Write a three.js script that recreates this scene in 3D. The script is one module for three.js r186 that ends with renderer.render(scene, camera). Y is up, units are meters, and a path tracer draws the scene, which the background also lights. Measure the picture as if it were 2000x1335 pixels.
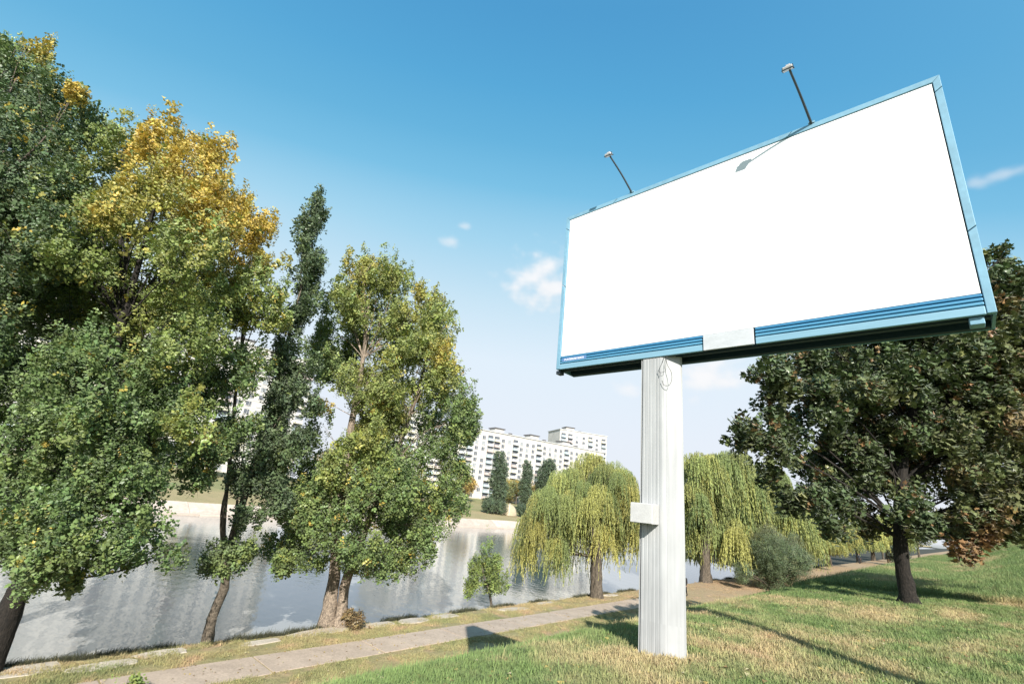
import * as THREE from 'three';
import { mergeGeometries } from 'three/addons/utils/BufferGeometryUtils.js';
import { RoundedBoxGeometry } from 'three/addons/geometries/RoundedBoxGeometry.js';
import { MarchingCubes } from 'three/addons/objects/MarchingCubes.js';
import { ImprovedNoise } from 'three/addons/math/ImprovedNoise.js';

// ---------------------------------------------------------------- camera, sky, sun, exposure
// x runs along the canal, -z towards the canal, y = 0 at the foot of the billboard's column
const scene = new THREE.Scene();
const camera = new THREE.PerspectiveCamera(71.62, 1024 / 683, 0.1, 4000);
camera.position.set(0, 1.83, 0);
camera.up.set(-0.29899, 0.94353, 0.14268);
camera.lookAt(0.68642, 2.14652, -0.65471);
camera.updateMatrixWorld();

const renderer = new THREE.WebGLRenderer({ antialias: true });
renderer.setSize(1024, 683);
renderer.toneMapping = THREE.LinearToneMapping;
renderer.toneMappingExposure = 1.75;
renderer.shadowMap.enabled = true;

const SUN = new THREE.Vector3(-0.5527, 0.5388, 0.636).normalize();
const sun = new THREE.DirectionalLight(new THREE.Color(1, 0.955, 0.87), 4.6);
sun.position.copy(SUN).multiplyScalar(120);
sun.castShadow = true;
sun.shadow.mapSize.set(4096, 4096);
Object.assign(sun.shadow.camera, { left: -90, right: 90, top: 90, bottom: -90, near: 1, far: 400 });
scene.add(sun, sun.target);

const perlin = new ImprovedNoise();
const noise = (x, y, z = 0.37) => perlin.noise(x, y, z);
const fbm = (x, y, z = 0.37, n = 4) => { let a = 0, s = 1, t = 0; for (let i = 0; i < n; i++) { a += s * perlin.noise(x, y, z); t += s; s *= 0.5; x = x * 2.03 + 7.1; y = y * 2.03 + 3.7; z = z * 2.03 + 1.3; } return a / t; };
function rng(seed) { let a = seed >>> 0; return () => { a = (a + 0x6D2B79F5) >>> 0; let t = a; t = Math.imul(t ^ (t >>> 15), t | 1); t ^= t + Math.imul(t ^ (t >>> 7), t | 61); return ((t ^ (t >>> 14)) >>> 0) / 4294967296; }; }
const clamp = (x, a = 0, b = 1) => Math.min(b, Math.max(a, x));
const smooth = (a, b, x) => { const t = clamp((x - a) / (b - a)); return t * t * (3 - 2 * t); };
const lerp = (a, b, t) => a + (b - a) * t;

{ // clear autumn sky: deep blue high up, milky towards the horizon, a few small fair-weather clouds
  const W = 2048, H = 1024, data = new Float32Array(W * H * 4);
  const stops = [[-90, 0.255, 0.278, 0.267], [-2, 0.40, 0.425, 0.44], [0, 0.475, 0.495, 0.53], [8, 0.462, 0.50, 0.552], [16, 0.435, 0.50, 0.56], [23, 0.335, 0.45, 0.53], [30, 0.215, 0.385, 0.50], [38, 0.112, 0.305, 0.455], [46, 0.074, 0.258, 0.42], [56, 0.05, 0.222, 0.395], [68, 0.034, 0.185, 0.36], [90, 0.028, 0.165, 0.33]];
  const clouds = [[39.6, 25.6, 6.0, 5.0, 1.0, 1], [19.8, 15.6, 5.6, 3.7, 1.0, 2], [28.9, 13.9, 1.9, 1.3, 0.65, 3], [53.0, 29.3, 1.7, 0.8, 0.6, 4], [52.1, 31.2, 1.3, 0.55, 0.5, 5], [-7.3, 30.4, 3.0, 0.9, 0.5, 6]];
  const r = rng(77);
  for (let i = 0; i < 16; i++) { const az = 85 + r() * 255; clouds.push([az, 14 + r() * 22, 2 + r() * 4, 1 + r() * 2.2, 0.4 + r() * 0.5, 10 + i]); }
  for (let j = 0; j < H; j++) {
    const el = ((j + 0.5) / H - 0.5) * 180;
    const ce = Math.cos(el * Math.PI / 180), se = Math.sin(el * Math.PI / 180), row = clouds.filter((c) => Math.abs(el - c[1]) < c[3] * 2);
    for (let i = 0; i < W; i++) {
      const phi = ((i + 0.5) / W - 0.5) * 2 * Math.PI, o = (j * W + i) * 4;   // three.js: u = atan(z, x) / 2pi + 0.5
      const cosSun = Math.cos(phi) * ce * SUN.x + se * SUN.y + Math.sin(phi) * ce * SUN.z, towards = 0.5 + 0.5 * cosSun;
      const e = el + 15 * (1 - smooth(0, 0.45, Math.abs(cosSun))) * smooth(6, 26, el);   // the air is deepest blue at right angles to the sun
      let k = 0; while (k < stops.length - 2 && e > stops[k + 1][0]) k++;
      const a = stops[k], b = stops[k + 1], f = clamp((e - a[0]) / (b[0] - a[0])), R = lerp(a[1], b[1], f), G = lerp(a[2], b[2], f), B = lerp(a[3], b[3], f);
      const pale = el > 0 ? 0.35 * towards * towards * towards : 0;            // paler air round the sun
      let c0 = lerp(R, 0.38, pale), c1 = lerp(G, 0.44, pale), c2 = lerp(B, 0.5, pale);
      for (const [ca, cel, wa, we, dens, seed] of row) {
        let da = -phi * 180 / Math.PI - ca; da -= 360 * Math.round(da / 360); da *= Math.cos(cel * Math.PI / 180);
        if (Math.abs(da) > wa * 2) continue;
        const de = el - cel, q = Math.sqrt((da / wa) ** 2 + (de < 0 ? (de / (we * 0.8)) ** 2 : (de / we) ** 2));
        const n = fbm(da * 0.42 + seed * 9, de * 0.6 + seed * 5, seed, 5), d = dens * smooth(0, 1.15, 1.0 - q + n * 1.25) * 0.92;
        const lit = 0.555 - 0.03 * clamp(-de / we) + 0.03 * n;
        c0 = lerp(c0, lit * 0.985, d); c1 = lerp(c1, lit * 0.985, d); c2 = lerp(c2, lit, d);
      }
      data[o] = c0; data[o + 1] = c1; data[o + 2] = c2; data[o + 3] = 1;
    }
  }
  const t = new THREE.DataTexture(data, W, H, THREE.RGBAFormat, THREE.FloatType);
  t.mapping = THREE.EquirectangularReflectionMapping; t.magFilter = THREE.LinearFilter; t.minFilter = THREE.LinearFilter; t.needsUpdate = true;
  scene.background = t; scene.environment = t;
}

// ---------------------------------------------------------------- helpers
const taken = new Map();
function numbered(n) { const k = taken.get(n) ?? 0; taken.set(n, k + 1); return k ? `${n}_${String(k).padStart(3, '0')}` : n; }
function thing(name, label, category, [x, y, z] = [0, 0, 0], group) {
  const o = new THREE.Group(); o.name = numbered(name); o.position.set(x, y, z); o.userData = { label, category };
  if (group) o.userData.group = group;
  scene.add(o); return o;
}
function part(name, geo, mat, parent, label) {
  const m = new THREE.Mesh(geo, mat); m.name = name; m.castShadow = m.receiveShadow = true;
  if (label) m.userData.label = label;
  parent.add(m); return m;
}
function structure(name, geo, mat, label, category) {
  const m = geo ? new THREE.Mesh(geo, mat) : new THREE.Group(); m.name = numbered(name); m.castShadow = m.receiveShadow = true;
  m.userData = { kind: 'structure', label, category }; scene.add(m); return m;
}
function instanced(name, geo, mat, mats, cols, parent) {
  const m = new THREE.InstancedMesh(geo, mat, mats.length), c = new THREE.Color();
  mats.forEach((q, i) => { m.setMatrixAt(i, q); if (cols) { c.setRGB(...cols[i]); m.setColorAt(i, c); } });
  m.name = name; m.castShadow = m.receiveShadow = true; m.userData.kind = 'stuff';
  (parent ?? scene).add(m); return m;
}
const V = (x, y, z) => new THREE.Vector3(x, y, z);
const box = (w, h, d, x = 0, y = 0, z = 0) => new THREE.BoxGeometry(w, h, d).translate(x, y, z);
function taperTube(pts, radii, sides = 8, wobble = 0, seed = 1) {
  const curve = new THREE.CatmullRomCurve3(pts), n = Math.max(4, pts.length * 3), pos = [], uv = [], idx = [];
  const fr = curve.computeFrenetFrames(n, false), len = curve.getLength();
  for (let i = 0; i <= n; i++) {
    const f = i / n, p = curve.getPoint(f), k = f * (radii.length - 1), k0 = Math.min(radii.length - 2, Math.floor(k)), R = lerp(radii[k0], radii[k0 + 1], k - k0);
    for (let j = 0; j <= sides; j++) {
      const a = (j % sides) / sides * Math.PI * 2, rr = R * (1 + wobble * noise(Math.cos(a) * 1.3 + seed, Math.sin(a) * 1.3 + f * len * 1.1, seed));
      const q = p.clone().addScaledVector(fr.normals[i], Math.cos(a) * rr).addScaledVector(fr.binormals[i], Math.sin(a) * rr);
      pos.push(q.x, q.y, q.z); uv.push(j / sides * 2 * Math.PI * R, f * len);
    }
  }
  for (let i = 0; i < n; i++) for (let j = 0; j < sides; j++) { const a = i * (sides + 1) + j, b = a + sides + 1; idx.push(a, b, a + 1, b, b + 1, a + 1); }
  const g = new THREE.BufferGeometry();
  g.setAttribute('position', new THREE.Float32BufferAttribute(pos, 3)); g.setAttribute('uv', new THREE.Float32BufferAttribute(uv, 2)); g.setIndex(idx); g.computeVertexNormals();
  return g;
}
// a grey or coloured noise texture that tiles; fn(u, v) gives [r, g, b] 0..1 (sRGB unless data)
function texture(size, fn, { data = false, repeat = [1, 1] } = {}) {
  const d = new Uint8Array(size * size * 4);
  for (let j = 0; j < size; j++) for (let i = 0; i < size; i++) { const c = fn(i / size, j / size), o = (j * size + i) * 4; for (let k = 0; k < 3; k++) d[o + k] = clamp(c[k]) * 255; d[o + 3] = 255; }
  const t = new THREE.DataTexture(d, size, size); t.wrapS = t.wrapT = THREE.RepeatWrapping; t.magFilter = THREE.LinearFilter; t.minFilter = THREE.LinearMipmapLinearFilter; t.generateMipmaps = true;
  if (!data) t.colorSpace = THREE.SRGBColorSpace; t.repeat.set(...repeat); t.needsUpdate = true; return t;
}
// tiling noise: a torus walk through 3-d noise blended over the seam
function tile(u, v, f, z, n = 4) {
  const wx = smooth(0, 1, u), wy = smooth(0, 1, v);
  const g = (a, b) => fbm(a * f, b * f, z, n);
  return lerp(lerp(g(u, v), g(u - 1, v), wx), lerp(g(u, v - 1), g(u - 1, v - 1), wx), wy) * 1.35;
}
const std = (o) => new THREE.MeshStandardMaterial(o);
const rgb = (r, g, b) => new THREE.Color().setRGB(r, g, b);

// ---------------------------------------------------------------- the lie of the land
// height below the eye for distance t towards the canal
const PROFILE = [[-600, -1.0], [-60, -1.0], [-30, -0.55], [-15, 0.25], [-8, 0.95], [-3, 1.46], [0, 1.66], [3.4, 1.83], [4.6, 1.92], [5.2, 2.03], [5.9, 2.36], [8, 3.32], [12, 5.05], [14.5, 6.0], [15.6, 6.35], [16.6, 6.48], [18.6, 6.5], [21, 6.5], [23.0, 6.56], [23.4, 6.64], [23.55, 7.4], [24.5, 8.2], [35, 9.4], [80, 9.4], [88, 8.3], [91, 7.4], [94.4, 5.58], [97, 5.35], [109, 4.58], [133, 2.2], [155, 0.5], [220, 0], [900, 0], [2500, 0]];
function rawL(t) { let k = 0; while (k < PROFILE.length - 2 && t > PROFILE[k + 1][0]) k++; const [a, p] = PROFILE[k], [b, q] = PROFILE[k + 1]; return lerp(p, q, clamp((t - a) / (b - a))); }
// the near bank draws in and climbs gently along the canal: its cross-section shrinks by this factor
const shrink = (s) => 1 - 0.3 * smooth(35, 120, s);
function height(s, t) {
  const c = shrink(s); let L;
  const u = t > 0 ? t / c : t, b = smooth(40, 70, t), v = lerp(u, t, b);
  if (v < 22.6) { L = 0; for (let k = -3; k <= 3; k++) L += rawL(v + k * 0.17) / 7; }
  else L = rawL(v < 25 ? v - 0.2 * fbm(s * 0.6, 3.3) - 0.1 * noise(s * 2.3, 8.8) : v);
  L *= L > 0 ? lerp(c, 1, b) : 1;
  const rise = 0.047 * clamp(s - 20, 0, 80) * smooth(2, -6, t);
  const bump = v < 22.5 ? (0.05 * noise(s * 0.35, t * 0.45) + 0.016 * noise(s * 1.7, t * 1.7, 2.2)) * smooth(0.9, 1.6, Math.abs(v - 19.65)) * (1 - 0.8 * smooth(25, 55, s)) : t > 97 ? 0.2 * noise(s * 0.05, t * 0.05) : 0;
  return 1.83 - L + rise + bump;
}
const ground = (x, z) => height(x, -z);
const pathT = (s) => 19.65 * shrink(s), pathY = (s) => 1.83 - 6.47 * shrink(s), WATER_Y = 1.83 - 7.12;

// colour of turf and soil: green sward with straw-coloured and bare patches
function turf(s, t) {
  const green = [0.155, 0.215, 0.066], straw = [0.44, 0.335, 0.18], soil = [0.46, 0.31, 0.195], lush = [0.135, 0.182, 0.064];
  const n1 = fbm(s * 0.22, t * 0.3, 4.4, 4), n2 = fbm(s * 0.9, t * 0.9, 9.1, 3), n3 = noise(s * 3.1, t * 3.1, 5.5);
  const v = t > 0 && t < 40 ? t / shrink(s) : t; let dry;
  if (v < 15) {
    dry = smooth(-0.08, 0.55, n1 + 0.45 * n2 + 0.22 * n3);
    dry = Math.max(dry, smooth(1.1, 0.2, Math.hypot((s - 15.6) / 2.6, (t - 1.9) / 1.25) + n2 * 0.9) * 0.95);   // worn patch before the maple
    dry = Math.max(dry, smooth(1.1, 0.2, Math.hypot((s - 6.6) / 1.7, (t - 3.6) / 1.3) + n2 * 1.1) * 0.9);       // worn patch at the column
    dry = Math.max(dry, smooth(1.1, 0.2, Math.hypot((s - 18.5) / 2.2, (t - 0.4) / 0.8) + n2 * 0.9) * 0.9);
  } else dry = v < 25 ? clamp(0.66 + n1 * 0.9 + n2 * 0.5) : t < 112 ? clamp(0.85 + n1 * 0.5) : clamp(0.5 + n1 * 0.8);
  let bare = v > 15 && v < 24 ? clamp(smooth(24, 60, s) * 0.85 + smooth(0.1, 0.45, n2 + 0.4 * n3) * 0.75) : smooth(0.28, 0.6, n2 + 0.3 * n1 + 0.2 * n3) * 0.6 * dry;
  if (v > 23.5 && t < 91) return [0.05, 0.05, 0.035];
  const g = green.map((v, k) => lerp(v, lush[k], smooth(0.0, 0.5, -n1 + n3 * 0.4)));
  return g.map((v, k) => { const a = lerp(v, straw[k], dry); return lerp(a, soil[k], bare); });
}
const detail = texture(512, (u, v) => { const a = tile(u, v, 9, 1.1, 4), b = tile(u, v, 40, 6.2, 3); const k = 0.90 + 0.16 * a + 0.26 * b; return [k, k, k * 0.99]; }, { repeat: [1 / 2.3, 1 / 2.3] });
const detailBump = texture(512, (u, v) => { const k = 0.5 + 0.35 * tile(u, v, 14, 3.1, 4) + 0.4 * tile(u, v, 46, 6.2, 3); return [k, k, k]; }, { data: true, repeat: [1 / 2.3, 1 / 2.3] });
{
  const line = (segs) => { const out = []; for (const [a, b, n] of segs) for (let i = 0; i < n; i++) out.push(lerp(a, b, i / n)); out.push(segs.at(-1)[1]); return out; };
  const ss = line([[-900, -60, 16], [-60, -4, 30], [-4, 2, 20], [2, 24, 130], [24, 60, 90], [60, 140, 90], [140, 320, 50], [320, 2200, 30]]);
  const ts = line([[-600, -60, 10], [-60, -12, 24], [-12, -4, 32], [-4, 7, 80], [7, 15, 40], [15, 24.2, 110], [24.2, 34, 10], [34, 84, 6], [84, 98, 14], [98, 160, 30], [160, 300, 20], [300, 2400, 16]]);
  const pos = [], col = [], uv = [], idx = [];
  for (const t of ts) for (const s of ss) { pos.push(s, height(s, t), -t); col.push(...turf(s, t)); uv.push(s, t); }
  const n = ss.length;
  for (let j = 0; j < ts.length - 1; j++) for (let i = 0; i < n - 1; i++) { const a = j * n + i, b = a + n; idx.push(a, a + 1, b, a + 1, b + 1, b); }
  const g = new THREE.BufferGeometry();
  g.setAttribute('position', new THREE.Float32BufferAttribute(pos, 3)); g.setAttribute('color', new THREE.Float32BufferAttribute(col, 3)); g.setAttribute('uv', new THREE.Float32BufferAttribute(uv, 2)); g.setIndex(idx); g.computeVertexNormals();
  structure('ground', g, std({ vertexColors: true, map: detail, bumpMap: detailBump, bumpScale: 0.03, roughness: 1 }), 'grassy embankment sloping down to the canal, green with straw patches', 'ground');
}
{ // canal water with fine wind ripples
  const g = new THREE.PlaneGeometry(1500, 80, 1, 1).rotateX(-Math.PI / 2);
  const p = g.attributes.position, uv = g.attributes.uv;
  g.translate(550, WATER_Y, -52);
  for (let i = 0; i < p.count; i++) uv.setXY(i, p.getX(i), p.getZ(i));
  const rip = texture(768, (u, v) => {
    let h = 0; const wp = [tile(u, v, 3, 1.3, 2), tile(u, v, 4, 7.7, 2), tile(u, v, 5, 4.1, 2)]; const w = [[3, 1], [5, -2], [2, 4], [7, 3], [9, -5], [13, 4], [11, 8], [17, -6], [6, 11], [21, 9], [15, -17], [29, 6], [19, 23], [37, -13], [31, 27]];
    w.forEach(([a, b], k) => { const f = Math.hypot(a, b); h += Math.sin(2 * Math.PI * (a * u + b * v) + k * 2.1 + 1.4 * wp[k % 3]) * Math.pow(f, -1.05); });
    h = 0.5 + 0.22 * h + 0.12 * tile(u, v, 24, 3.3, 3); return [h, h, h];
  }, { data: true, repeat: [1 / 6, 1 / 6] });
  const water = new THREE.MeshPhysicalMaterial({ color: rgb(0.27, 0.27, 0.262), roughness: 0.07, ior: 1.75, bumpMap: rip, bumpScale: 0.02 });
  structure('canal_water', g, water, 'calm canal with fine ripples mirroring sky and houses', 'water');
}
const fine = texture(512, (u, v) => { const k = 0.9 + 0.10 * tile(u, v, 4, 1.9, 5) + 0.10 * tile(u, v, 60, 6.6, 2); return [k, k * 0.99, k * 0.975]; }, { repeat: [1 / 3.7, 1 / 3.7] });
{ // the walk along the canal: cast slabs with open joints
  const walk = structure('path', null, null, 'pale concrete slab path running along the canal bank', 'path');
  const r = rng(12), mats = [0, 1, 2, 3].map((k) => std({ color: rgb(0.52 + 0.02 * k, 0.42 + 0.018 * k, 0.345 + 0.016 * k), map: fine, roughness: 0.95 }));
  const geos = [0, 1, 2].map((k) => { const g = new RoundedBoxGeometry(4.56 - 0.01 * k, 0.16, 1.9 + 0.03 * k, 1, 0.015), p = g.attributes.position, uv = g.attributes.uv; for (let i = 0; i < p.count; i++) uv.setXY(i, p.getX(i) + k * 3.3, p.getZ(i) + p.getY(i)); return g; });
  for (let i = 0; i < 13; i++) {
    const x = -16 + i * 4.6, m = part('slab', geos[i % 3], mats[Math.floor(r() * 4)], walk);
    m.position.set(x, pathY(x) - 0.08 + (r() - 0.5) * 0.014, -pathT(x) + (r() - 0.5) * 0.06); m.rotation.set((r() - 0.5) * 0.012, Math.atan((pathT(x + 2) - pathT(x - 2)) / 4) + (r() - 0.5) * 0.012, Math.atan((pathY(x + 2) - pathY(x - 2)) / 4) + (r() - 0.5) * 0.004);
  }
}
{ // broken edging slabs on the near bank
  const edge = structure('bank_edging', null, null, 'broken pale concrete edging slabs along the near canal bank', 'edging');
  const r = rng(31), mats = [0, 1, 2].map((k) => std({ color: rgb(0.56 + 0.03 * k, 0.50 + 0.028 * k, 0.43 + 0.025 * k), map: fine, roughness: 1 }));
  for (const [x, t, l, w] of [[0.9, 22.16, 2.2, 1.16], [3.1, 22.60, 1.9, 1.01], [5.0, 22.01, 2.0, 0.72], [6.8, 22.52, 1.7, 0.72], [10.3, 22.38, 1.6, 0.51], [13.0, 22.67, 2.8, 0.80], [16.1, 22.60, 1.9, 0.80], [18.2, 22.45, 2.0, 0.87], [20.5, 22.60, 1.7, 0.72], [26.0, 22.16, 2.6, 0.72], [29.8, 22.60, 1.7, 0.58], [38.4, 22.45, 1.9, 0.58]]) {
    const sh = new THREE.Shape(), n = 9; for (let i = 0; i < n; i++) { const a = i / n * Math.PI * 2, c = Math.cos(a), q = Math.sin(a), k = Math.pow(Math.abs(c) ** 4 + Math.abs(q) ** 4, -0.25) * (0.86 + 0.2 * r()); sh[i ? 'lineTo' : 'moveTo'](c * k * l / 2, q * k * w / 2); } sh.closePath();
    const g = new THREE.ExtrudeGeometry(sh, { depth: 0.1, bevelEnabled: true, bevelSize: 0.02, bevelThickness: 0.02, bevelSegments: 1 }).rotateX(-Math.PI / 2);
    const m = part('slab', g, mats[Math.floor(r() * 3)], edge); m.position.set(x, height(x, t) - 0.075, -t); m.rotation.set((r() - 0.5) * 0.06, (r() - 0.5) * 0.15, (r() - 0.5) * 0.04);
  }
}
{ // concrete revetment of the far bank
  const wall = structure('embankment', null, null, 'pale sloping concrete embankment along the far waterline', 'embankment');
  const r = rng(8), mats = [0, 1, 2, 3].map((k) => std({ color: rgb(0.60 + 0.025 * k, 0.50 + 0.024 * k, 0.43 + 0.022 * k), map: fine, roughness: 0.95 }));
  const g = new RoundedBoxGeometry(7.94, 0.24, 4.1, 1, 0.03), g2 = new RoundedBoxGeometry(7.95, 0.3, 0.9, 1, 0.03);
  for (let i = 0; i < 36; i++) {
    const x = -50 + i * 8, m = part('panel', g, mats[Math.floor(r() * 4)], wall);
    m.position.set(x, 1.83 - 6.42 + (r() - 0.5) * 0.05, -92.75); m.rotation.x = 0.49 + (r() - 0.5) * 0.02;
    const q = part('footing', g2, mats[Math.floor(r() * 4)], wall); q.position.set(x + 1, WATER_Y + 0.1, -90.75);
  }
}

// ---------------------------------------------------------------- billboard
const worn = texture(512, (u, v) => { const k = 0.93 + 0.08 * tile(u, v, 5, 2.2, 5) + 0.05 * tile(u, v, 34, 7.7, 2); return [k, k, k]; }, { repeat: [0.5, 0.5] });
const streaks = texture(512, (u, v) => { const a = tile(u, v * 0.08, 26, 4.1, 3), b = tile(u, v, 6, 8.1, 4); const k = 0.92 + 0.09 * a + 0.09 * b; return [k, k, k * 0.992]; }, { repeat: [0.6, 0.25] });
{
  const paint = std({ color: rgb(0.22, 0.42, 0.56), map: worn, roughness: 0.55 });
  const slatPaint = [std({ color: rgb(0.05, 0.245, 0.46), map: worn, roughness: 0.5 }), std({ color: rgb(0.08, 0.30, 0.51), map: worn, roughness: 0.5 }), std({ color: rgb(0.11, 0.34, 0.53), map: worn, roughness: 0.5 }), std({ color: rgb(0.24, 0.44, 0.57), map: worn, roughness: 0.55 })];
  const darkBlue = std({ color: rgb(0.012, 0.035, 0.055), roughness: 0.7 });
  const white = std({ color: rgb(0.86, 0.865, 0.87), roughness: 0.6 });
  const column = std({ color: rgb(0.48, 0.485, 0.50), map: streaks, roughness: 0.5 });
  const steel = std({ color: rgb(0.06, 0.075, 0.09), roughness: 0.5, metalness: 0.4 });
  const lampPaint = std({ color: rgb(0.55, 0.54, 0.55), roughness: 0.45 });
  const b = thing('billboard', 'large blank white billboard with light blue frame on a white column', 'billboard', [7.47, 0, -3.37]);
  b.rotation.y = -Math.PI / 2;                                     // local x to the right of the face, local z out of the face
  const X0 = -2.10, X1 = 3.90, Y0 = 4.614, Y1 = 7.755, XO0 = -2.185, XO1 = 3.985, YO1 = 7.845, YB = 4.35, F = 0.30;
  // the blank poster face, three sheets wide, joints closed up
  part('poster_panel', new RoundedBoxGeometry(X1 - X0 - 0.014, Y1 - Y0 - 0.012, 0.04, 2, 0.006).translate((X0 + X1) / 2, (Y0 + Y1) / 2, F - 0.02), white, b, 'blank white poster face');
  // frame profiles, cut on the slant where two lengths meet
  const prism = (pts, z0, z1) => { const sh = new THREE.Shape(pts.map(([x, y]) => new THREE.Vector2(x, y))); return new THREE.ExtrudeGeometry(sh, { depth: z1 - z0 - 0.016, bevelEnabled: true, bevelThickness: 0.008, bevelSize: 0.006, bevelOffset: -0.006, bevelSegments: 2 }).translate(0, 0, z0 + 0.008); };
  const g = 0.007;
  const topCuts = [XO0, -1.02, 2.13, XO1], w = YO1 - Y1 - 0.004;
  for (let i = 0; i < 3; i++) {
    const a = topCuts[i] + (i ? g : 0), c = topCuts[i + 1] - (i < 2 ? g : 0), sl = 0.09, sr = 0.09;
    part('frame_rail', prism([[a + (i ? 0 : 0.085), Y1 + 0.004], [c - (i < 2 ? 0 : 0.085), Y1 + 0.004], [c + (i < 2 ? sr : 0), YO1], [a + (i ? sl : 0), YO1]], F - 0.06, F + 0.012), paint, b);
  }
  const side = (xi, xo, cuts, bottom) => {
    for (let i = 0; i < cuts.length - 1; i++) {
      const lo = cuts[i] + (i ? g : 0), hi = cuts[i + 1] - (i < cuts.length - 2 ? g : 0), sk = 0.055, last = i === cuts.length - 2;
      part('frame_stile', prism([[xi, lo], [xo, lo + (i ? sk : 0)], [xo, hi + (last ? 0 : sk)], [xi, last ? hi - 0.088 : hi]].sort((p, q) => 0), F - 0.06, F + 0.014), paint, b);
    }
  };
  side(X1 + 0.004, XO1, [4.365, 5.43, 7.585, YO1 - 0.002]);
  side(X0 - 0.004, XO0, [4.365, 6.15, 7.5, YO1 - 0.002]);
  // grooved apron below the face: slats left and right of the name plate
  const P0 = 0.717, P1 = 1.457;
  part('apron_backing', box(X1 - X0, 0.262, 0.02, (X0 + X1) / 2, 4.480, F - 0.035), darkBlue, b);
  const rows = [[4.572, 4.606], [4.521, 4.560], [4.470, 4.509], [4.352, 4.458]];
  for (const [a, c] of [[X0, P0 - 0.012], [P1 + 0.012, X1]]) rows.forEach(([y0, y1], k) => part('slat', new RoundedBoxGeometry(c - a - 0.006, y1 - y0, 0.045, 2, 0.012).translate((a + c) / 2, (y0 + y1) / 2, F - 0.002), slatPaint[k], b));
  part('name_plate', new RoundedBoxGeometry(P1 - P0, 0.255, 0.03, 2, 0.006).translate((P0 + P1) / 2, 4.475, F + 0.028), std({ color: rgb(0.60, 0.62, 0.65), map: worn, roughness: 0.5 }), b, 'blank pale name plate');
  { // small lettering plate at the left end of the apron
    const c = document.createElement('canvas'); c.width = 512; c.height = 64; const x = c.getContext('2d');
    x.fillStyle = '#5d7fae'; x.fillRect(0, 0, 512, 64); x.fillStyle = '#f3eef6'; x.font = 'bold 52px sans-serif'; x.textBaseline = 'middle'; x.textAlign = 'center'; x.fillText('PLATINUM MASS', 256, 34, 490);
    const t = new THREE.CanvasTexture(c); t.colorSpace = THREE.SRGBColorSpace;
    part('lettering_plate', new THREE.PlaneGeometry(0.56, 0.068).translate(-1.76, 4.536, F + 0.0245), std({ map: t, roughness: 0.6 }), b, 'small plate with white lettering');
  }
  // the box behind: back, top, ends and an open underside with beams
  const D = -0.28, shell = std({ color: rgb(0.10, 0.26, 0.36), map: worn, roughness: 0.6 });
  part('back_panel', box(XO1 - XO0, YO1 - YB - 0.02, 0.04, (XO0 + XO1) / 2, (YO1 + YB) / 2, D), shell, b);
  part('top_cover', box(XO1 - XO0 - 0.02, 0.03, F - 0.06 - D - 0.022, (XO0 + XO1) / 2, YO1 - 0.03, (F - 0.06 + D + 0.02) / 2), paint, b);
  for (const x of [XO0 + 0.02, XO1 - 0.02]) part('end_cover', box(0.03, YO1 - YB - 0.06, F - 0.06 - D - 0.024, x, (YO1 + YB) / 2 - 0.02, (F - 0.06 + D + 0.02) / 2), paint, b);
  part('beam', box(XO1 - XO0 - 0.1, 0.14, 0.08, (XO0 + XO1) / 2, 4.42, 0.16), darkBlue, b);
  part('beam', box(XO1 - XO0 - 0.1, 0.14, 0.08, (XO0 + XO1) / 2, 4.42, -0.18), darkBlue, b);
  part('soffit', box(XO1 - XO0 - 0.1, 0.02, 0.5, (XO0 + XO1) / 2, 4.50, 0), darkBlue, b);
  part('bracket', new RoundedBoxGeometry(0.13, 0.09, 0.16, 1, 0.01).translate(3.81, 4.305, 0.19), paint, b);
  part('bracket', new RoundedBoxGeometry(0.10, 0.07, 0.14, 1, 0.01).translate(-2.17, 4.315, 0.19), steel, b);
  // column: pressed sheet with ribs at the left of its face, plain at the right, rounded at the right corner
  {
    const xl = -0.362, f = 0.30, k = -0.26, pts = [];
    pts.push([xl, k], [xl, f - 0.012], [xl + 0.010, f - 0.012], [xl + 0.016, f - 0.045], [xl + 0.032, f - 0.045], [xl + 0.038, f]);
    for (const [x0, x1, dz] of [[-0.29, -0.275, 0.005], [-0.228, -0.210, 0.006], [-0.165, -0.152, 0.004], [-0.108, -0.088, 0.006], [-0.05, -0.038, 0.004]]) pts.push([x0, f], [x0 + 0.005, f - dz], [x1 - 0.005, f - dz], [x1, f]);
    pts.push([-0.012, f], [0.01, f - 0.003], [0.04, f - 0.014], [0.062, f - 0.026], [0.067, f - 0.034], [0.074, f - 0.034], [0.24, f - 0.118], [0.268, f - 0.138], [0.282, f - 0.17], [0.10, k]);
    const sh = new THREE.Shape(pts.map(([x, z]) => new THREE.Vector2(x, -z)));
    const cg = new THREE.ExtrudeGeometry(sh, { depth: 5.0, bevelEnabled: false }).rotateX(-Math.PI / 2).translate(0, -0.6, 0);
    part('column', cg, column, b, 'white sheet metal column with vertical ribs');
  }
  // meter box on the column
  const mb = part('meter_box', new RoundedBoxGeometry(0.36, 0.29, 0.21, 2, 0.008).translate(-0.215, 1.85, F + 0.112), std({ color: rgb(0.58, 0.57, 0.56), map: worn, roughness: 0.5 }), b, 'white meter box');
  part('lid', new RoundedBoxGeometry(0.345, 0.275, 0.012, 1, 0.004).translate(-0.222, 1.85, F + 0.223), std({ color: rgb(0.62, 0.61, 0.60), map: worn, roughness: 0.45 }), mb);
  // loose cables hanging over the top of the column
  const cable = std({ color: rgb(0.03, 0.028, 0.028), roughness: 0.6 }), wire = (pts, r) => part('cable', new THREE.TubeGeometry(new THREE.CatmullRomCurve3(pts.map((p) => V(...p))), 40, r, 5), cable, b);
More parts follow.
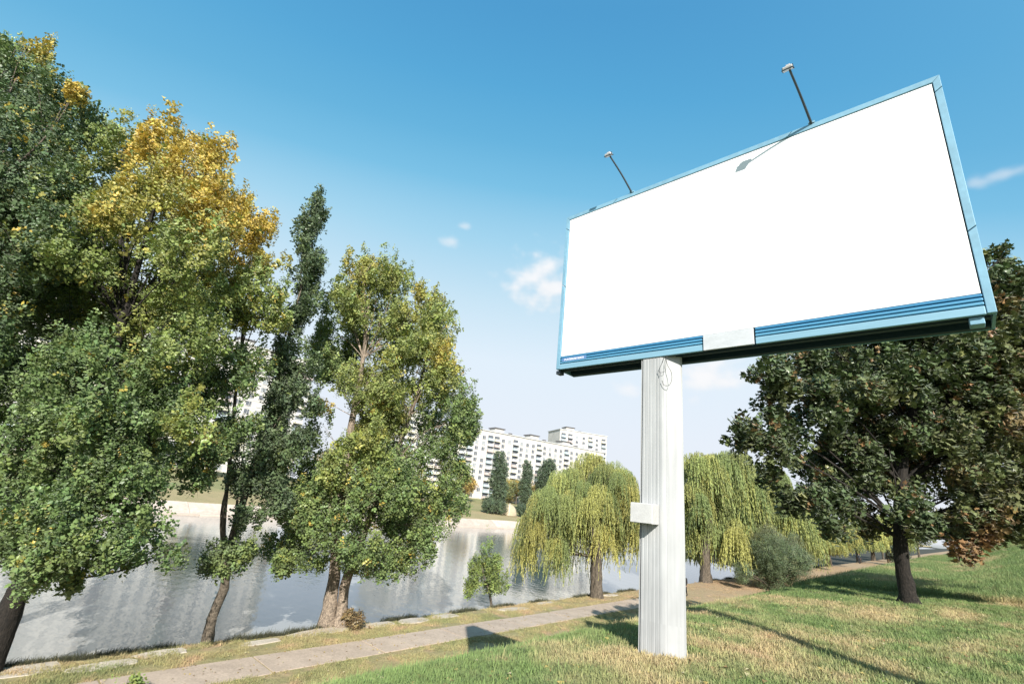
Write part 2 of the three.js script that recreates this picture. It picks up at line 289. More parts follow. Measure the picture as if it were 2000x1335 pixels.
  wire([[0.11, 4.345, 0.31], [0.105, 4.27, 0.335], [0.13, 4.17, 0.34], [0.19, 4.06, 0.35], [0.20, 3.93, 0.345], [0.15, 3.84, 0.335], [0.06, 3.85, 0.33], [0.03, 3.93, 0.34]], 0.004);
  wire([[0.06, 4.345, 0.31], [0.045, 4.25, 0.335], [-0.005, 4.13, 0.345], [0.005, 4.02, 0.34]], 0.0035);
  wire([[0.10, 4.345, 0.31], [0.10, 4.2, 0.345], [0.085, 4.08, 0.34], [0.02, 4.06, 0.35], [-0.04, 4.10, 0.335]], 0.003);
  wire([[-0.60, 4.36, 0.31], [-0.55, 4.335, 0.335], [-0.48, 4.345, 0.31]], 0.004);
  // two floodlights on arms reaching out over the face
  const flood = (x, tip) => {
    const arm = part('lamp_arm', taperTube([V(x, YO1 - 0.02, F - 0.02), V(lerp(x, tip[0], 0.5), lerp(YO1, tip[1], 0.5) + 0.02, lerp(F, tip[2], 0.5)), V(...tip)], [0.019, 0.017, 0.016], 8), steel, b);
    part('foot_plate', box(0.09, 0.03, 0.09, x, YO1 + 0.016, F - 0.02), paint, arm);
    const head = part('floodlight', new RoundedBoxGeometry(0.24, 0.075, 0.17, 2, 0.02), lampPaint, b); head.position.set(tip[0] - 0.02, tip[1] + 0.03, tip[2] + 0.03); head.rotation.x = 0.5; head.scale.setScalar(0.55);
    part('reflector_rim', new RoundedBoxGeometry(0.29, 0.022, 0.215, 1, 0.008).translate(0, -0.045, 0), steel, head);
    part('glass', box(0.24, 0.006, 0.165, 0, -0.058, 0), std({ color: rgb(0.5, 0.52, 0.55), roughness: 0.15 }), head);
    part('gear_box', new RoundedBoxGeometry(0.11, 0.05, 0.1, 1, 0.012).translate(0.02, 0.055, -0.01), lampPaint, head);
    part('yoke', mergeGeometries([box(0.018, 0.10, 0.03, -0.128, 0, 0), box(0.018, 0.10, 0.03, 0.128, 0, 0), box(0.27, 0.012, 0.03, 0, -0.03, -0.105)]), steel, head);
  };
  flood(2.49, [2.40, 8.30, 1.08]);
  flood(-0.60, [-0.78, 8.42, 0.88]);
}

// crown masses: x, y, z, radius in metres, tone (0 green, 1 lighter, 2 yellow-green, 3 yellow)
const CROWN_OUTER = [[-3.8,18.7,-29.35,1.12,1],[-4.84,16.53,-30.44,1.96,0],[-1.97,15.14,-26.31,1.38,0],[-1.61,16.24,-25.04,0.31,3],[-2.1,11.8,-24.67,1.72,0],[-3.59,10.92,-27.5,2.33,0],[-1.87,7.27,-25.79,1.92,0],[-0.81,8.72,-23.28,1.21,0],[-1.97,4.34,-24.51,1.94,0],[-3.9,20.02,-30.2,0.58,2],[-3.22,15.34,-28.15,1.64,0],[-2.08,10.04,-25.35,1.67,0],[-4.16,20.31,-32.81,1.22,1],[-5.37,18.61,-34.57,1.99,0],[-2.3,17.65,-30.84,1.54,0],[-2.62,13.95,-30.78,1.93,0],[-4.2,12.61,-33.32,2.46,0],[-1.98,7.99,-30.08,2.0,0],[-1.0,10.72,-29.32,1.48,0],[-2.58,5.12,-31.57,2.22,0],[-3.52,17.13,-31.65,1.7,0],[-2.56,12.23,-32.13,1.94,0]];
const CROWN_GREAT = [[0.39,14.1,-23.83,0.93,1],[1.95,14.02,-22.51,1.26,3],[3.48,14.49,-22.76,1.01,3],[-0.22,12.92,-25.51,1.16,1],[3.76,11.84,-21.34,1.1,3],[1.97,11.14,-22.17,1.74,2],[0.24,9.41,-23.14,1.61,1],[-0.69,9.16,-27.65,2.04,1],[3.36,9.37,-20.14,1.14,1],[2.23,8.61,-24.24,2.17,1],[-0.56,9.26,-25.33,0.91,2],[0.69,6.4,-26.28,2.28,0],[3.52,6.71,-21.18,1.74,1],[5.04,8.22,-21.66,0.85,1],[0.24,3.88,-25.22,2.0,0],[2.38,4.11,-21.76,1.9,0],[4.38,4.58,-21.59,1.36,0],[1.26,1.82,-24.61,1.91,0],[3.15,1.92,-22.66,1.66,0],[4.44,2.29,-20.46,1.12,0],[4.74,3.21,-19.22,0.62,1],[2.38,0.07,-23.3,1.32,0],[3.68,0.58,-19.89,0.84,0],[1.64,-0.71,-24.27,0.99,0],[4.86,-0.57,-20.69,0.82,0],[5.27,-1.08,-19.25,0.39,0],[4.4,-1.28,-21.8,0.43,0],[2.7,-1.11,-21.25,0.51,0],[3.4,-1.8,-21.27,0.25,0],[2.19,-1.66,-24.11,0.51,0],[1.88,-0.47,-20.71,0.81,0],[2.55,-0.63,-19.81,0.72,0],[1.31,0.03,-21.32,0.97,0],[3.24,-0.62,-19.72,0.72,0],[2.47,-1.23,-20.1,0.49,0],[3.8,-0.25,-19.14,0.68,0],[1.44,0.96,-20.75,1.06,0],[2.76,0.54,-19.58,0.9,0],[2.55,2.82,-19.37,0.95,0],[2.26,-1.63,-20.97,0.38,0],[0.47,16.21,-28.37,1.08,1],[2.62,16.07,-26.72,1.38,3],[-0.17,14.8,-29.4,1.25,1],[4.45,13.3,-24.3,1.19,3],[2.47,12.78,-26.84,1.84,2],[0.21,11.61,-29.33,1.81,1],[-0.65,9.88,-31.4,1.99,1],[4.07,10.59,-24.34,1.29,1],[2.6,9.58,-27.13,2.08,1],[0.7,6.77,-30.12,2.2,0],[4.03,7.47,-25.03,1.79,1],[0.3,4.09,-28.83,1.97,0],[3.04,4.7,-26.67,2.02,0],[4.61,4.98,-23.85,1.36,0],[1.51,1.56,-29.01,1.94,0],[3.62,1.89,-26.01,1.68,0],[5.3,2.4,-23.75,1.23,0],[2.71,-0.27,-26.62,1.37,0]];
const CROWN_GOLD = [[6.28,12.85,-23.38,0.7,3],[5.98,11.79,-24.1,0.92,3],[6.92,11.39,-23.13,0.66,2],[5.21,9.66,-23.45,1.05,2],[6.45,9.12,-22.22,1.15,1],[7.26,8.55,-21.61,0.47,1],[6.04,7.65,-23.02,1.12,1],[7.01,6.6,-21.98,0.98,0],[5.45,6.32,-23.29,0.86,1],[6.53,5.16,-22.51,0.64,0],[5.27,8.42,-24.66,0.72,1],[6.97,3.95,-23.49,0.52,0],[6.6,2.58,-22.73,0.55,0],[5.83,4.85,-23.57,0.68,0],[6.41,1.51,-23.06,0.46,0],[6.41,0.37,-23.63,0.49,0],[6.36,5.93,-23.91,0.68,0],[6.01,2.05,-24.61,0.62,0],[6.81,3.84,-21.11,0.62,0],[6.89,4.91,-21.02,0.59,0]];
const CROWN_COLUMN = [[8.44,15.56,-23.58,0.45,0],[8.61,14.47,-23.68,0.76,0],[8.57,12.82,-23.41,0.83,0],[8.74,11.48,-23.65,0.77,0],[8.59,9.91,-23.3,0.73,0],[8.79,8.66,-23.64,0.69,0],[8.7,7.27,-23.41,0.69,0],[8.85,5.78,-23.45,0.76,0],[8.82,4.29,-23.32,0.73,0],[8.77,2.87,-23.18,0.74,0],[8.82,1.53,-23.28,0.72,0],[8.71,0.35,-23.02,0.58,0],[9.54,5.1,-22.14,0.78,0],[9.62,3.46,-22.48,0.8,0],[9.16,10.33,-22.91,0.45,0],[9.63,6.93,-22.73,0.56,0],[7.96,2.98,-23.78,0.5,0],[8.51,-1.58,-23.66,0.6,1],[9.1,-1.59,-22.98,0.44,1],[8.09,-1.75,-24.13,0.41,1],[8.45,1.69,-23.87,0.57,0],[9.34,1.82,-22.77,0.57,0],[9.61,0.76,-22.51,0.48,0],[9.21,4.83,-22.87,0.57,0],[8.46,5.46,-23.77,0.58,0]];
const CROWN_TWIN = [[11.95,14.01,-24.28,0.85,2],[13.2,13.89,-24.27,1.2,1],[14.11,13.47,-23.83,1.04,1],[11.83,11.95,-24.16,1.26,1],[12.17,12.08,-27.22,1.05,0],[13.88,11.14,-24.39,2.09,1],[12.73,9.46,-26.48,1.77,0],[14.42,10.56,-21.89,1.24,1],[15.27,12.76,-21.63,0.78,2],[15.45,10.7,-20.66,1.24,1],[15.53,8.77,-19.66,1.03,2],[14.6,8.03,-20.51,1.56,1],[13.35,7.36,-22.81,1.86,1],[17.43,7.62,-21.16,1.1,1],[16.82,6.73,-18.81,0.51,0],[12.48,7.11,-25.61,1.07,0],[14.69,5.87,-21.41,1.53,1],[15.95,4.95,-19.3,1.34,0],[16.94,5.38,-18.81,0.71,0],[14.75,4.26,-23.18,1.42,1],[12.27,4.16,-25.03,0.72,0],[13.73,2.49,-23.7,1.22,1],[12.06,1.49,-25.04,1.19,0],[15.28,2.76,-20.9,1.44,0],[17.05,2.98,-19.96,1.01,0],[12.21,-0.18,-26.89,1.09,0],[12.47,0.14,-23.54,1.12,0],[15.07,0.3,-23.08,1.2,0],[15.47,0.79,-20.6,1.38,0],[16.36,-0.25,-19.42,0.82,0],[15.46,-1.03,-20.92,0.91,0],[11.82,-1.06,-23.75,1.07,0],[12.08,-1.48,-27.08,0.8,0],[14.16,-1.35,-22.46,0.86,0],[16.23,-0.96,-19.49,0.61,0],[11.2,-2.1,-24.0,0.4,0],[14.47,-1.58,-20.83,0.55,0],[13.65,6.12,-22.36,0.58,3],[11.88,5.9,-25.08,0.46,3],[11.87,0.53,-25.88,0.93,0],[13.51,-1.81,-25.78,0.93,0],[18.49,1.24,-20.17,0.6,0],[16.63,1.45,-19.34,0.9,0],[12.94,2.1,-24.8,0.91,0],[17.51,1.89,-21.33,1.26,0],[12.09,2.53,-20.92,1.03,1],[11.64,1.37,-22.25,0.89,0],[12.52,0.65,-20.48,0.95,0],[11.85,-0.36,-21.61,0.94,0],[12.81,-0.82,-20.18,0.74,0],[12.56,3.42,-20.44,0.86,1],[11.74,-1.43,-22.36,0.62,0],[11.86,4.05,-21.6,0.69,1],[13.54,1.67,-19.84,1.02,0],[11.27,-1.54,-23.93,0.74,0],[11.21,0.4,-22.7,0.92,0],[13.28,12.91,-27.61,1.16,1],[15.38,12.1,-26.6,1.81,1],[13.55,10.16,-28.27,1.5,0],[16.35,11.55,-24.35,1.13,1],[17.88,11.98,-23.32,1.15,1],[17.01,9.06,-24.01,1.46,1],[14.95,8.15,-26.21,1.67,1],[16.51,6.27,-24.59,1.39,1],[18.49,5.6,-22.96,1.28,0],[15.98,4.46,-25.59,1.25,1],[17.31,2.83,-24.12,1.33,0],[17.54,0.78,-23.97,1.28,0]];
const CROWN_SMALL = [[25.55,-2.31,-24.63,0.76,0],[24.72,-3.05,-25.05,0.62,0],[26.19,-2.63,-23.74,0.69,0],[24.69,-3.83,-25.07,0.4,0],[26.59,-3.38,-23.76,0.5,0],[25.75,-3.09,-24.7,0.76,0],[25.68,-3.5,-23.84,0.43,0]];
const CROWN_MAPLE = [[23.31,12.12,2.48,0.35,0],[22.04,10.5,2.23,0.68,0],[22.14,9.5,1.64,0.94,0],[24.39,11.31,2.93,0.66,0],[17.94,7.47,-3.75,0.64,0],[16.12,6.29,-3.99,0.57,0],[16.16,4.84,-4.4,0.63,0],[16.03,4.34,-4.84,0.29,0],[17.24,5.5,-3.44,1.1,0],[18.86,7.6,-2.68,1.07,0],[20.21,8.23,-1.61,1.29,0],[20.14,8.02,-0.23,1.37,0],[21.7,8.31,1.06,1.42,1],[21.58,8.84,2.13,1.05,1],[19.79,9.48,-0.7,1.27,0],[22.9,10.58,0.71,1.42,0],[18.59,5.72,-2.39,1.3,0],[19.98,6.29,-1.11,1.49,0],[21.34,6.5,0.16,1.52,0],[22.51,7.03,1.5,1.55,1],[24.43,7.38,2.77,1.79,1],[16.37,3.77,-3.95,0.66,0],[16.9,2.94,-3.58,0.58,0],[19.34,3.83,-2.84,1.13,0],[19.48,4.21,-1.46,1.09,0],[22.01,4.55,-0.27,1.33,1],[20.69,4.71,0.97,1.34,1],[24.09,5.2,2.48,1.67,1],[16.94,2.61,-4.03,0.28,0],[17.9,2.38,-3.02,0.59,0],[19.9,2.54,-2.23,0.51,1],[18.68,2.59,-1.12,0.56,0],[20.7,2.91,-0.22,0.83,1],[20.91,3.23,0.85,0.95,1],[20.3,1.82,-0.09,0.27,2],[21.51,2.25,-0.33,0.42,1],[20.9,2.24,0.36,0.44,2],[22.97,2.77,1.3,0.72,1],[21.28,3.06,1.98,0.85,1],[26.05,9.86,3.84,1.6,0],[25.78,11.78,2.74,0.7,0],[25.41,10.7,1.94,0.92,0],[19.6,6.13,-4.09,1.06,0],[20.58,7.93,-3.07,0.98,0],[21.93,8.93,-1.61,1.15,0],[24.2,9.02,-0.48,1.35,0],[24.83,9.01,1.01,1.32,1],[25.89,10.15,2.46,1.05,1],[23.56,10.9,-0.65,1.24,0],[25.2,11.5,0.81,1.27,0],[21.13,6.15,-2.54,1.2,0],[23.16,6.85,-1.19,1.4,0],[24.28,7.19,0.24,1.4,0],[26.19,8.01,1.78,1.47,1],[28.2,8.3,3.1,1.67,1],[21.1,4.06,-3.06,1.02,0],[22.68,4.39,-1.55,1.04,0],[23.8,4.68,-0.36,1.19,1],[25.25,5.21,1.02,1.35,1],[26.37,5.36,2.69,1.47,1],[23.0,2.79,-0.37,0.79,1],[24.41,3.57,0.93,0.94,1],[25.76,3.44,2.44,0.88,1],[28.73,10.8,4.18,1.44,0]];
const CROWN_WILLOW = [[36.69,5.19,-24.03,1.52,0],[35.34,3.7,-25.18,1.66,0],[36.35,4.18,-21.48,1.68,0],[31.74,1.85,-24.23,1.5,0],[34.77,2.16,-22.63,1.95,0],[37.56,2.48,-20.68,1.66,1],[31.94,-0.02,-25.77,1.31,1],[34.91,-0.01,-24.61,1.56,0],[37.02,0.07,-22.46,1.57,1],[39.19,0.28,-21.04,1.38,1],[31.81,-1.63,-26.4,0.87,1],[32.71,-1.34,-24.18,1.0,0],[37.71,4.92,-24.32,1.31,0],[37.11,3.55,-26.69,1.48,0],[39.28,4.6,-22.83,1.54,0],[36.11,1.71,-27.63,1.45,0],[37.78,2.07,-24.53,1.8,0],[41.3,2.39,-22.61,1.55,0],[34.56,-0.07,-28.19,1.22,0],[36.4,-0.18,-25.8,1.39,0],[38.51,-0.28,-23.18,1.38,0],[40.77,0.41,-21.57,1.22,0],[34.11,-1.94,-28.32,0.79,0],[35.99,-1.94,-26.38,0.93,0]];
const CROWN_WILLOW_SECOND = [[54.87,7.32,-21.07,2.05,0],[58.97,7.83,-19.37,2.36,0],[53.75,3.88,-22.13,2.2,0],[60.23,3.81,-21.13,2.71,0],[61.91,5.54,-18.72,2.38,0],[57.96,0.76,-22.74,2.17,0],[58.34,0.36,-19.24,2.19,0],[56.29,0.29,-24.14,1.7,0],[60.08,7.72,-23.18,1.91,0],[62.45,7.86,-20.98,2.13,0],[60.39,3.96,-24.4,2.09,0],[61.63,3.92,-21.25,2.35,0],[63.7,5.52,-19.53,2.09,0],[60.27,0.34,-23.87,1.91,0],[63.44,0.3,-21.06,2.03,0],[60.32,0.38,-25.36,1.54,0]];
const CROWN_WILLOW_THIRD = [[69.42,7.08,-18.74,2.76,0],[67.41,3.14,-19.63,2.52,0],[69.61,4.09,-16.92,2.78,0],[68.21,0.92,-18.22,2.22,0],[68.39,2.14,-15.1,2.05,0],[66.45,0.04,-20.41,1.6,0],[74.36,1.09,-15.06,1.67,0],[72.65,7.21,-19.39,2.45,0],[71.05,3.56,-20.29,2.26,0],[75.26,4.0,-17.86,2.54,0],[72.89,1.14,-19.42,2.02,0],[75.49,2.42,-16.53,1.93,0],[69.9,0.26,-21.01,1.42,0],[77.19,0.68,-16.05,1.48,0]];
const CROWN_BUSH = [[58.59,-0.9,-15.3,2.06,0],[59.54,-2.0,-17.63,1.62,0],[60.3,-1.21,-13.82,1.67,0],[59.53,-2.78,-16.16,1.68,0],[61.68,-2.91,-14.99,1.21,0],[56.16,-2.91,-17.67,0.96,0],[59.47,0.52,-15.92,1.53,1],[62.64,0.2,-14.48,1.24,1],[61.73,-1.35,-12.96,0.89,1]];

// ---------------------------------------------------------------- trees
const bark = texture(512, (u, v) => { const a = tile(u, v * 0.35, 14, 5.2, 4), b = tile(u, v, 30, 2.2, 3); const k = 0.62 + 0.5 * a + 0.25 * b; return [k, k * 0.985, k * 0.96]; }, { repeat: [1.4, 0.8] });
const barkBump = texture(256, (u, v) => { const k = 0.5 + 0.6 * tile(u, v * 0.3, 16, 5.2, 4); return [k, k, k]; }, { data: true, repeat: [1.4, 0.8] });
const barkMat = (r, g, b) => std({ color: rgb(r, g, b), map: bark, bumpMap: barkBump, bumpScale: 0.03, roughness: 0.95 });
const BARK = { pale: barkMat(0.66, 0.54, 0.44), grey: barkMat(0.30, 0.25, 0.20), dark: barkMat(0.05, 0.041, 0.035) };
const leafMat = (o = {}) => new THREE.MeshPhysicalMaterial({ color: 0xffffff, roughness: 0.9, transmission: 0.28, thickness: 0, clearcoat: 0.45, clearcoatRoughness: 0.33, side: THREE.DoubleSide, ...o });
const LEAF = leafMat(), WILLOW_LEAF = leafMat({ clearcoat: 0.12 }), MAPLE_LEAF = leafMat({ transmission: 0.22, clearcoat: 0.5, clearcoatRoughness: 0.28 });
function flatGeo(pos, idx) { const g = new THREE.BufferGeometry(); g.setAttribute('position', new THREE.Float32BufferAttribute(pos, 3)); g.setIndex(idx); g.computeVertexNormals(); return g; }
// one leaf blade in its own plane: base at the origin, tip along +y, folded a little along the midrib
function leafShape(len, wid, fold, kind) {
  if (kind === 'maple') {
    const rim = [[0, 0], [0.30, -0.06], [0.52, 0.18], [0.34, 0.34], [0.50, 0.62], [0.20, 0.60], [0, 1], [-0.20, 0.60], [-0.50, 0.62], [-0.34, 0.34], [-0.52, 0.18], [-0.30, -0.06]];
    const pos = [0, 0.35 * len, -fold * 0.4]; for (const [x, y] of rim) pos.push(x * wid, y * len, Math.abs(x) * fold - (y > 0.8 ? fold * 0.5 : 0));
    const idx = []; for (let i = 0; i < rim.length; i++) idx.push(0, 1 + i, 1 + (i + 1) % rim.length); return [pos, idx];
  }
  return [[0, 0, 0, wid * 0.5, len * 0.42, fold, 0, len, -fold * 0.5, -wid * 0.5, len * 0.42, fold, 0, len * 0.45, 0], [0, 1, 4, 1, 2, 4, 2, 3, 4, 3, 0, 4]];
}
// a sprig: several blades set round a short twig
function sprig(seed, n, len, wid, reach, kind) {
  const r = rng(seed), pos = [], idx = [], m = new THREE.Matrix4(), q = new THREE.Quaternion(), v = new THREE.Vector3();
  for (let k = 0; k < n; k++) {
    const sz = 0.75 + r() * 0.45, [p, ix] = leafShape(len * sz, wid * sz, wid * (0.1 + 0.2 * r()), kind), at = (k + r() * 0.6) / n * reach;
    const yaw = k * 2.4 + r(), droop = 0.7 + r() * 1.2;
    q.setFromEuler(new THREE.Euler(droop, yaw, (r() - 0.5) * 0.9, 'YXZ'));
    m.compose(V((r() - 0.5) * reach * 0.5, at - reach * 0.4, (r() - 0.5) * reach * 0.5), q, V(1, 1, 1));
    const o = pos.length / 3; for (let i = 0; i < p.length; i += 3) { v.set(p[i], p[i + 1], p[i + 2]).applyMatrix4(m); pos.push(v.x, v.y, v.z); }
    for (const i of ix) idx.push(i + o);
  }
  return flatGeo(pos, idx);
}
const mix3 = (a, b, t) => a.map((x, i) => lerp(x, b[i], t));
// leaves gathered in clumps round the twigs of a crown made of overlapping masses
function crownLeaves(blobs, base, seed, per, { tones, shell = 0.5, sub = 1, clumpSize = [0.26, 0.5], lift = 1.25, gap = -0.16, clump = 0.8, size = [0.75, 1.25], up = 0.5, mixTone = 0.12 }) {
  const r = rng(seed), mats = [], cols = [], q = new THREE.Quaternion(), e = new THREE.Euler(), p = V(), sc = V(), c0 = V();
  const ball = () => { const u = r() * 2 - 1, a = r() * Math.PI * 2, k = Math.sqrt(1 - u * u); return [Math.cos(a) * k, u, Math.sin(a) * k]; };
  const put = (tone, tint) => {
    e.set((r() - 0.5) * 4.8 * up, r() * 6.283, (r() - 0.5) * 4.8 * up); q.setFromEuler(e);
    const s = lerp(size[0], size[1], r());
    mats.push(new THREE.Matrix4().compose(p.clone().sub(base), q, sc.set(s, s, s)));
    let c = mix3(tones[Math.min(tone, tones.length - 1)], tones[Math.min(tone + 1, tones.length - 1)], tint);
    if (r() < mixTone) c = tones[Math.floor(r() * tones.length)];
    const b = 0.72 + r() * 0.6; cols.push([c[0] * b * (0.9 + r() * 0.2), c[1] * b, c[2] * b * (0.85 + r() * 0.3)]);
  };
  for (const [bx, by, bz, R, tone] of blobs) {
    const n = Math.round(per * R * R * (0.8 + 0.4 * r()) + per * 0.12);
    if (!sub) { for (let i = 0; i < n; i++) { const d = ball(), rad = R * (1 - shell * Math.pow(r(), 1.4)) * (r() < 0.16 ? 1 + 0.38 * r() : 1); if (gap > -0.4 && noise((bx + d[0] * rad) * 1.1, (by + d[1] * rad) * 1.1, (bz + d[2] * rad) * 1.1) < -0.2) continue; p.set(bx + d[0] * rad, by + d[1] * rad, bz + d[2] * rad); put(tone, clamp(noise(p.x, p.y, p.z))); } continue; }
    const each = 16 + Math.floor(r() * 10), m = Math.max(3, Math.round(n / each));
    for (let k = 0; k < m; k++) {
      const d = ball(), rad = R * (1 - shell * r() * r()) * (1 + 0.22 * noise(d[0] * 1.9 + bx, d[1] * 1.9 + by, d[2] * 1.9 + bz));
      c0.set(bx + d[0] * rad, by + d[1] * rad, bz + d[2] * rad);
      if (noise(c0.x * clump, c0.y * clump, c0.z * clump) < gap) continue;
      const tip = lift > 1 && d[1] > 0.1 && r() < 0.42, cr = lerp(clumpSize[0], clumpSize[1], r()) * Math.min(1.2, 0.6 + R * 0.4) * (tip ? 0.62 : 1), tall = lift * (0.85 + 0.5 * r()) * (tip ? 2.9 : 1);
      if (tip) c0.y += cr * 1.1;
      const w = noise(c0.x * 0.9 + 5, c0.y * 0.9, c0.z * 0.9), tint = clamp((w - 0.08) * 2.2) * (0.5 + 0.5 * r());   // whole twigs turn colour together
      for (let i = 0; i < each; i++) { const g = ball(), f = cr * (0.35 + 0.75 * Math.sqrt(r())); p.set(c0.x + g[0] * f, c0.y + g[1] * f * tall, c0.z + g[2] * f); put(tone, tint); }
    }
  }
  return [mats, cols];
}
// limbs from a fork on the trunk out into each mass of the crown
function limbs(tree, base, blobs, forks, mat, seed, { every = 1, thick = 0.03, sag = 0.2 } = {}) {
  const r = rng(seed);
  blobs.forEach(([x, y, z, R], i) => {
    if (i % every) return;
    let f = forks[0], best = 1e9;
    for (const k of forks) { const d = Math.hypot(k[0] - x, (k[1] - y) * 1.0 + 1.2, k[2] - z) + (k[1] > y - 0.2 ? 2.5 : 0); if (d < best) { best = d; f = k; } }
    const a = V(...f), c = V(x, y + R * 0.4, z), len = a.distanceTo(c); if (len < 0.5) return;
    const mid = a.clone().lerp(c, 0.5).add(V((r() - 0.5) * len * 0.16, len * (sag * (r() - 0.2)), (r() - 0.5) * len * 0.16));
    const t0 = thick * (0.55 + 0.16 * len);
    part('branch', taperTube([a, mid, c].map((p) => p.sub(base)), [t0, t0 * 0.62, t0 * 0.18], 6, 0.2, i), mat, tree);
    for (let k = 0; k < 2; k++) { // a side shoot
      const s = mid.clone().lerp(c.clone(), 0.2 + 0.4 * k), e2 = c.clone().add(V((r() - 0.5) * R * 1.6, (r() - 0.2) * R * 0.9, (r() - 0.5) * R * 1.6));
      part('branch', taperTube([s, s.clone().lerp(e2, 0.5).add(V(0, 0.08, 0)), e2], [t0 * 0.4, t0 * 0.22, t0 * 0.1], 5), mat, tree);
    }
  });
}
const G = { deep: [0.078, 0.132, 0.044], leaf: [0.130, 0.200, 0.056], light: [0.215, 0.272, 0.064], lime: [0.36, 0.345, 0.07], gold: [0.54, 0.41, 0.075] };
const POPLAR = [G.leaf, G.light, G.lime, G.gold];
const broad = [sprig(1, 8, 0.115, 0.10, 0.34), sprig(2, 8, 0.12, 0.105, 0.36), sprig(3, 9, 0.105, 0.095, 0.34)];
const mapleSprigs = [sprig(11, 5, 0.15, 0.17, 0.30, 'maple'), sprig(12, 6, 0.14, 0.16, 0.32, 'maple')];
function crown(tree, geos, mat, [mats, cols], name = 'crown') {
  geos.forEach((g, k) => instanced(name, g, mat, mats.filter((_, i) => i % geos.length === k), cols.filter((_, i) => i % geos.length === k), tree));
}
function tree(name, label, category, base, trunks, blobs, opt) {
  const t = thing(name, label, category, base, opt.group), B = V(...base);
  trunks.forEach(([pts, radii]) => part('trunk', taperTube(pts.map((p) => V(...p).sub(B)), radii, 12, 0.28, pts[0][0]), opt.bark, t));
  limbs(t, B, blobs, opt.forks, opt.bark, opt.seed, opt.limb);
  crown(t, opt.geos ?? broad, opt.mat ?? LEAF, crownLeaves(blobs, B, opt.seed, opt.per, opt.leaves));
  return t;
}
// the great leaning poplar on the left, its neighbour beyond the frame, the two-stemmed one, the pale twin trunk
tree('poplar_tree', 'tall dark poplar at the left edge behind the great leaning one', 'tree', [-2.95, -4.79, -23.78], [[[[-2.95, -4.94, -23.78], [-3.10, 2.08, -24.08], [-2.95, 7.99, -25.11], [-3.25, 12.42, -25.85]], [0.504, 0.378, 0.238, 0.070]]], CROWN_OUTER,
  { bark: BARK.grey, forks: [[-3.03, 0.60, -23.93], [-3.10, 5.04, -24.37], [-2.95, 9.47, -25.11]], seed: 21, per: 520, leaves: { gap: -0.08, clump: 0.55, tones: [G.deep, G.leaf, G.lime, G.gold] }, limb: {} });
tree('poplar_tree', 'great broad poplar with leaning dark trunk and yellowing top at far left', 'tree', [2.29, -4.79, -22.82], [[[[2.29, -4.94, -22.82], [2.30, -2.97, -22.85], [2.36, -2.23, -22.78], [2.70, -1.17, -22.42], [2.84, 0.46, -22.28], [2.64, 2.97, -22.48], [2.32, 6.81, -22.75], [1.92, 11.83, -22.45]], [0.378, 0.322, 0.294, 0.280, 0.238, 0.196, 0.140, 0.042]]], CROWN_GREAT,
  { bark: BARK.dark, forks: [[2.36, -2.23, -22.78], [2.70, -1.17, -22.42], [2.84, 0.46, -22.28], [2.64, 2.97, -22.48], [2.32, 6.81, -22.75]], seed: 22, per: 560, leaves: { tones: POPLAR, gap: -0.08, clump: 0.55, mixTone: 0.05 }, limb: {} });
{
  const base = [8.60, -4.71, -23.52];
  const t = tree('poplar_tree', 'two-stemmed poplar with a dark slender spire and a golden side crown', 'tree', base, [
    [[[8.63, -4.86, -23.49], [8.57, -3.80, -23.50], [8.72, -2.84, -23.49], [8.63, -1.91, -23.52], [8.57, -0.43, -23.61], [8.72, 2.82, -23.41], [8.66, 7.25, -23.41], [8.63, 13.60, -23.49]], [0.238, 0.189, 0.175, 0.168, 0.140, 0.119, 0.084, 0.021]],
    [[[8.60, -2.13, -23.52], [8.20, -0.58, -23.78], [7.76, 2.38, -24.08], [7.09, 6.51, -24.23], [6.65, 12.13, -24.97]], [0.098, 0.084, 0.077, 0.063, 0.017]],
    [[[8.57, -2.06, -23.56], [8.05, 0.01, -24.08], [7.83, 2.08, -23.93], [6.94, 5.63, -24.67]], [0.070, 0.059, 0.050, 0.014]],
    [[[8.64, -1.98, -23.52], [8.49, -0.13, -23.64], [8.30, 1.49, -23.78], [8.12, 3.56, -24.08]], [0.056, 0.050, 0.042, 0.014]]], CROWN_COLUMN,
    { bark: BARK.grey, forks: [[8.63, -2.20, -23.52], [8.60, -0.43, -23.61], [8.72, 2.82, -23.41], [8.66, 7.25, -23.41], [8.64, 10.94, -23.49]], seed: 23, per: 850, leaves: { tones: [[0.10, 0.148, 0.06], [0.14, 0.195, 0.068], G.light], gap: -0.12, mixTone: 0.05 }, limb: { thick: 0.02 } });
  const B = V(...base);
  limbs(t, B, CROWN_GOLD, [[7.76, 2.38, -24.08], [7.09, 6.51, -24.23], [6.94, 5.63, -24.67]], BARK.grey, 24, { thick: 0.022 });
  crown(t, broad, LEAF, crownLeaves(CROWN_GOLD, B, 25, 520, { tones: POPLAR, gap: -0.06, clump: 0.6 }), 'crown');
}
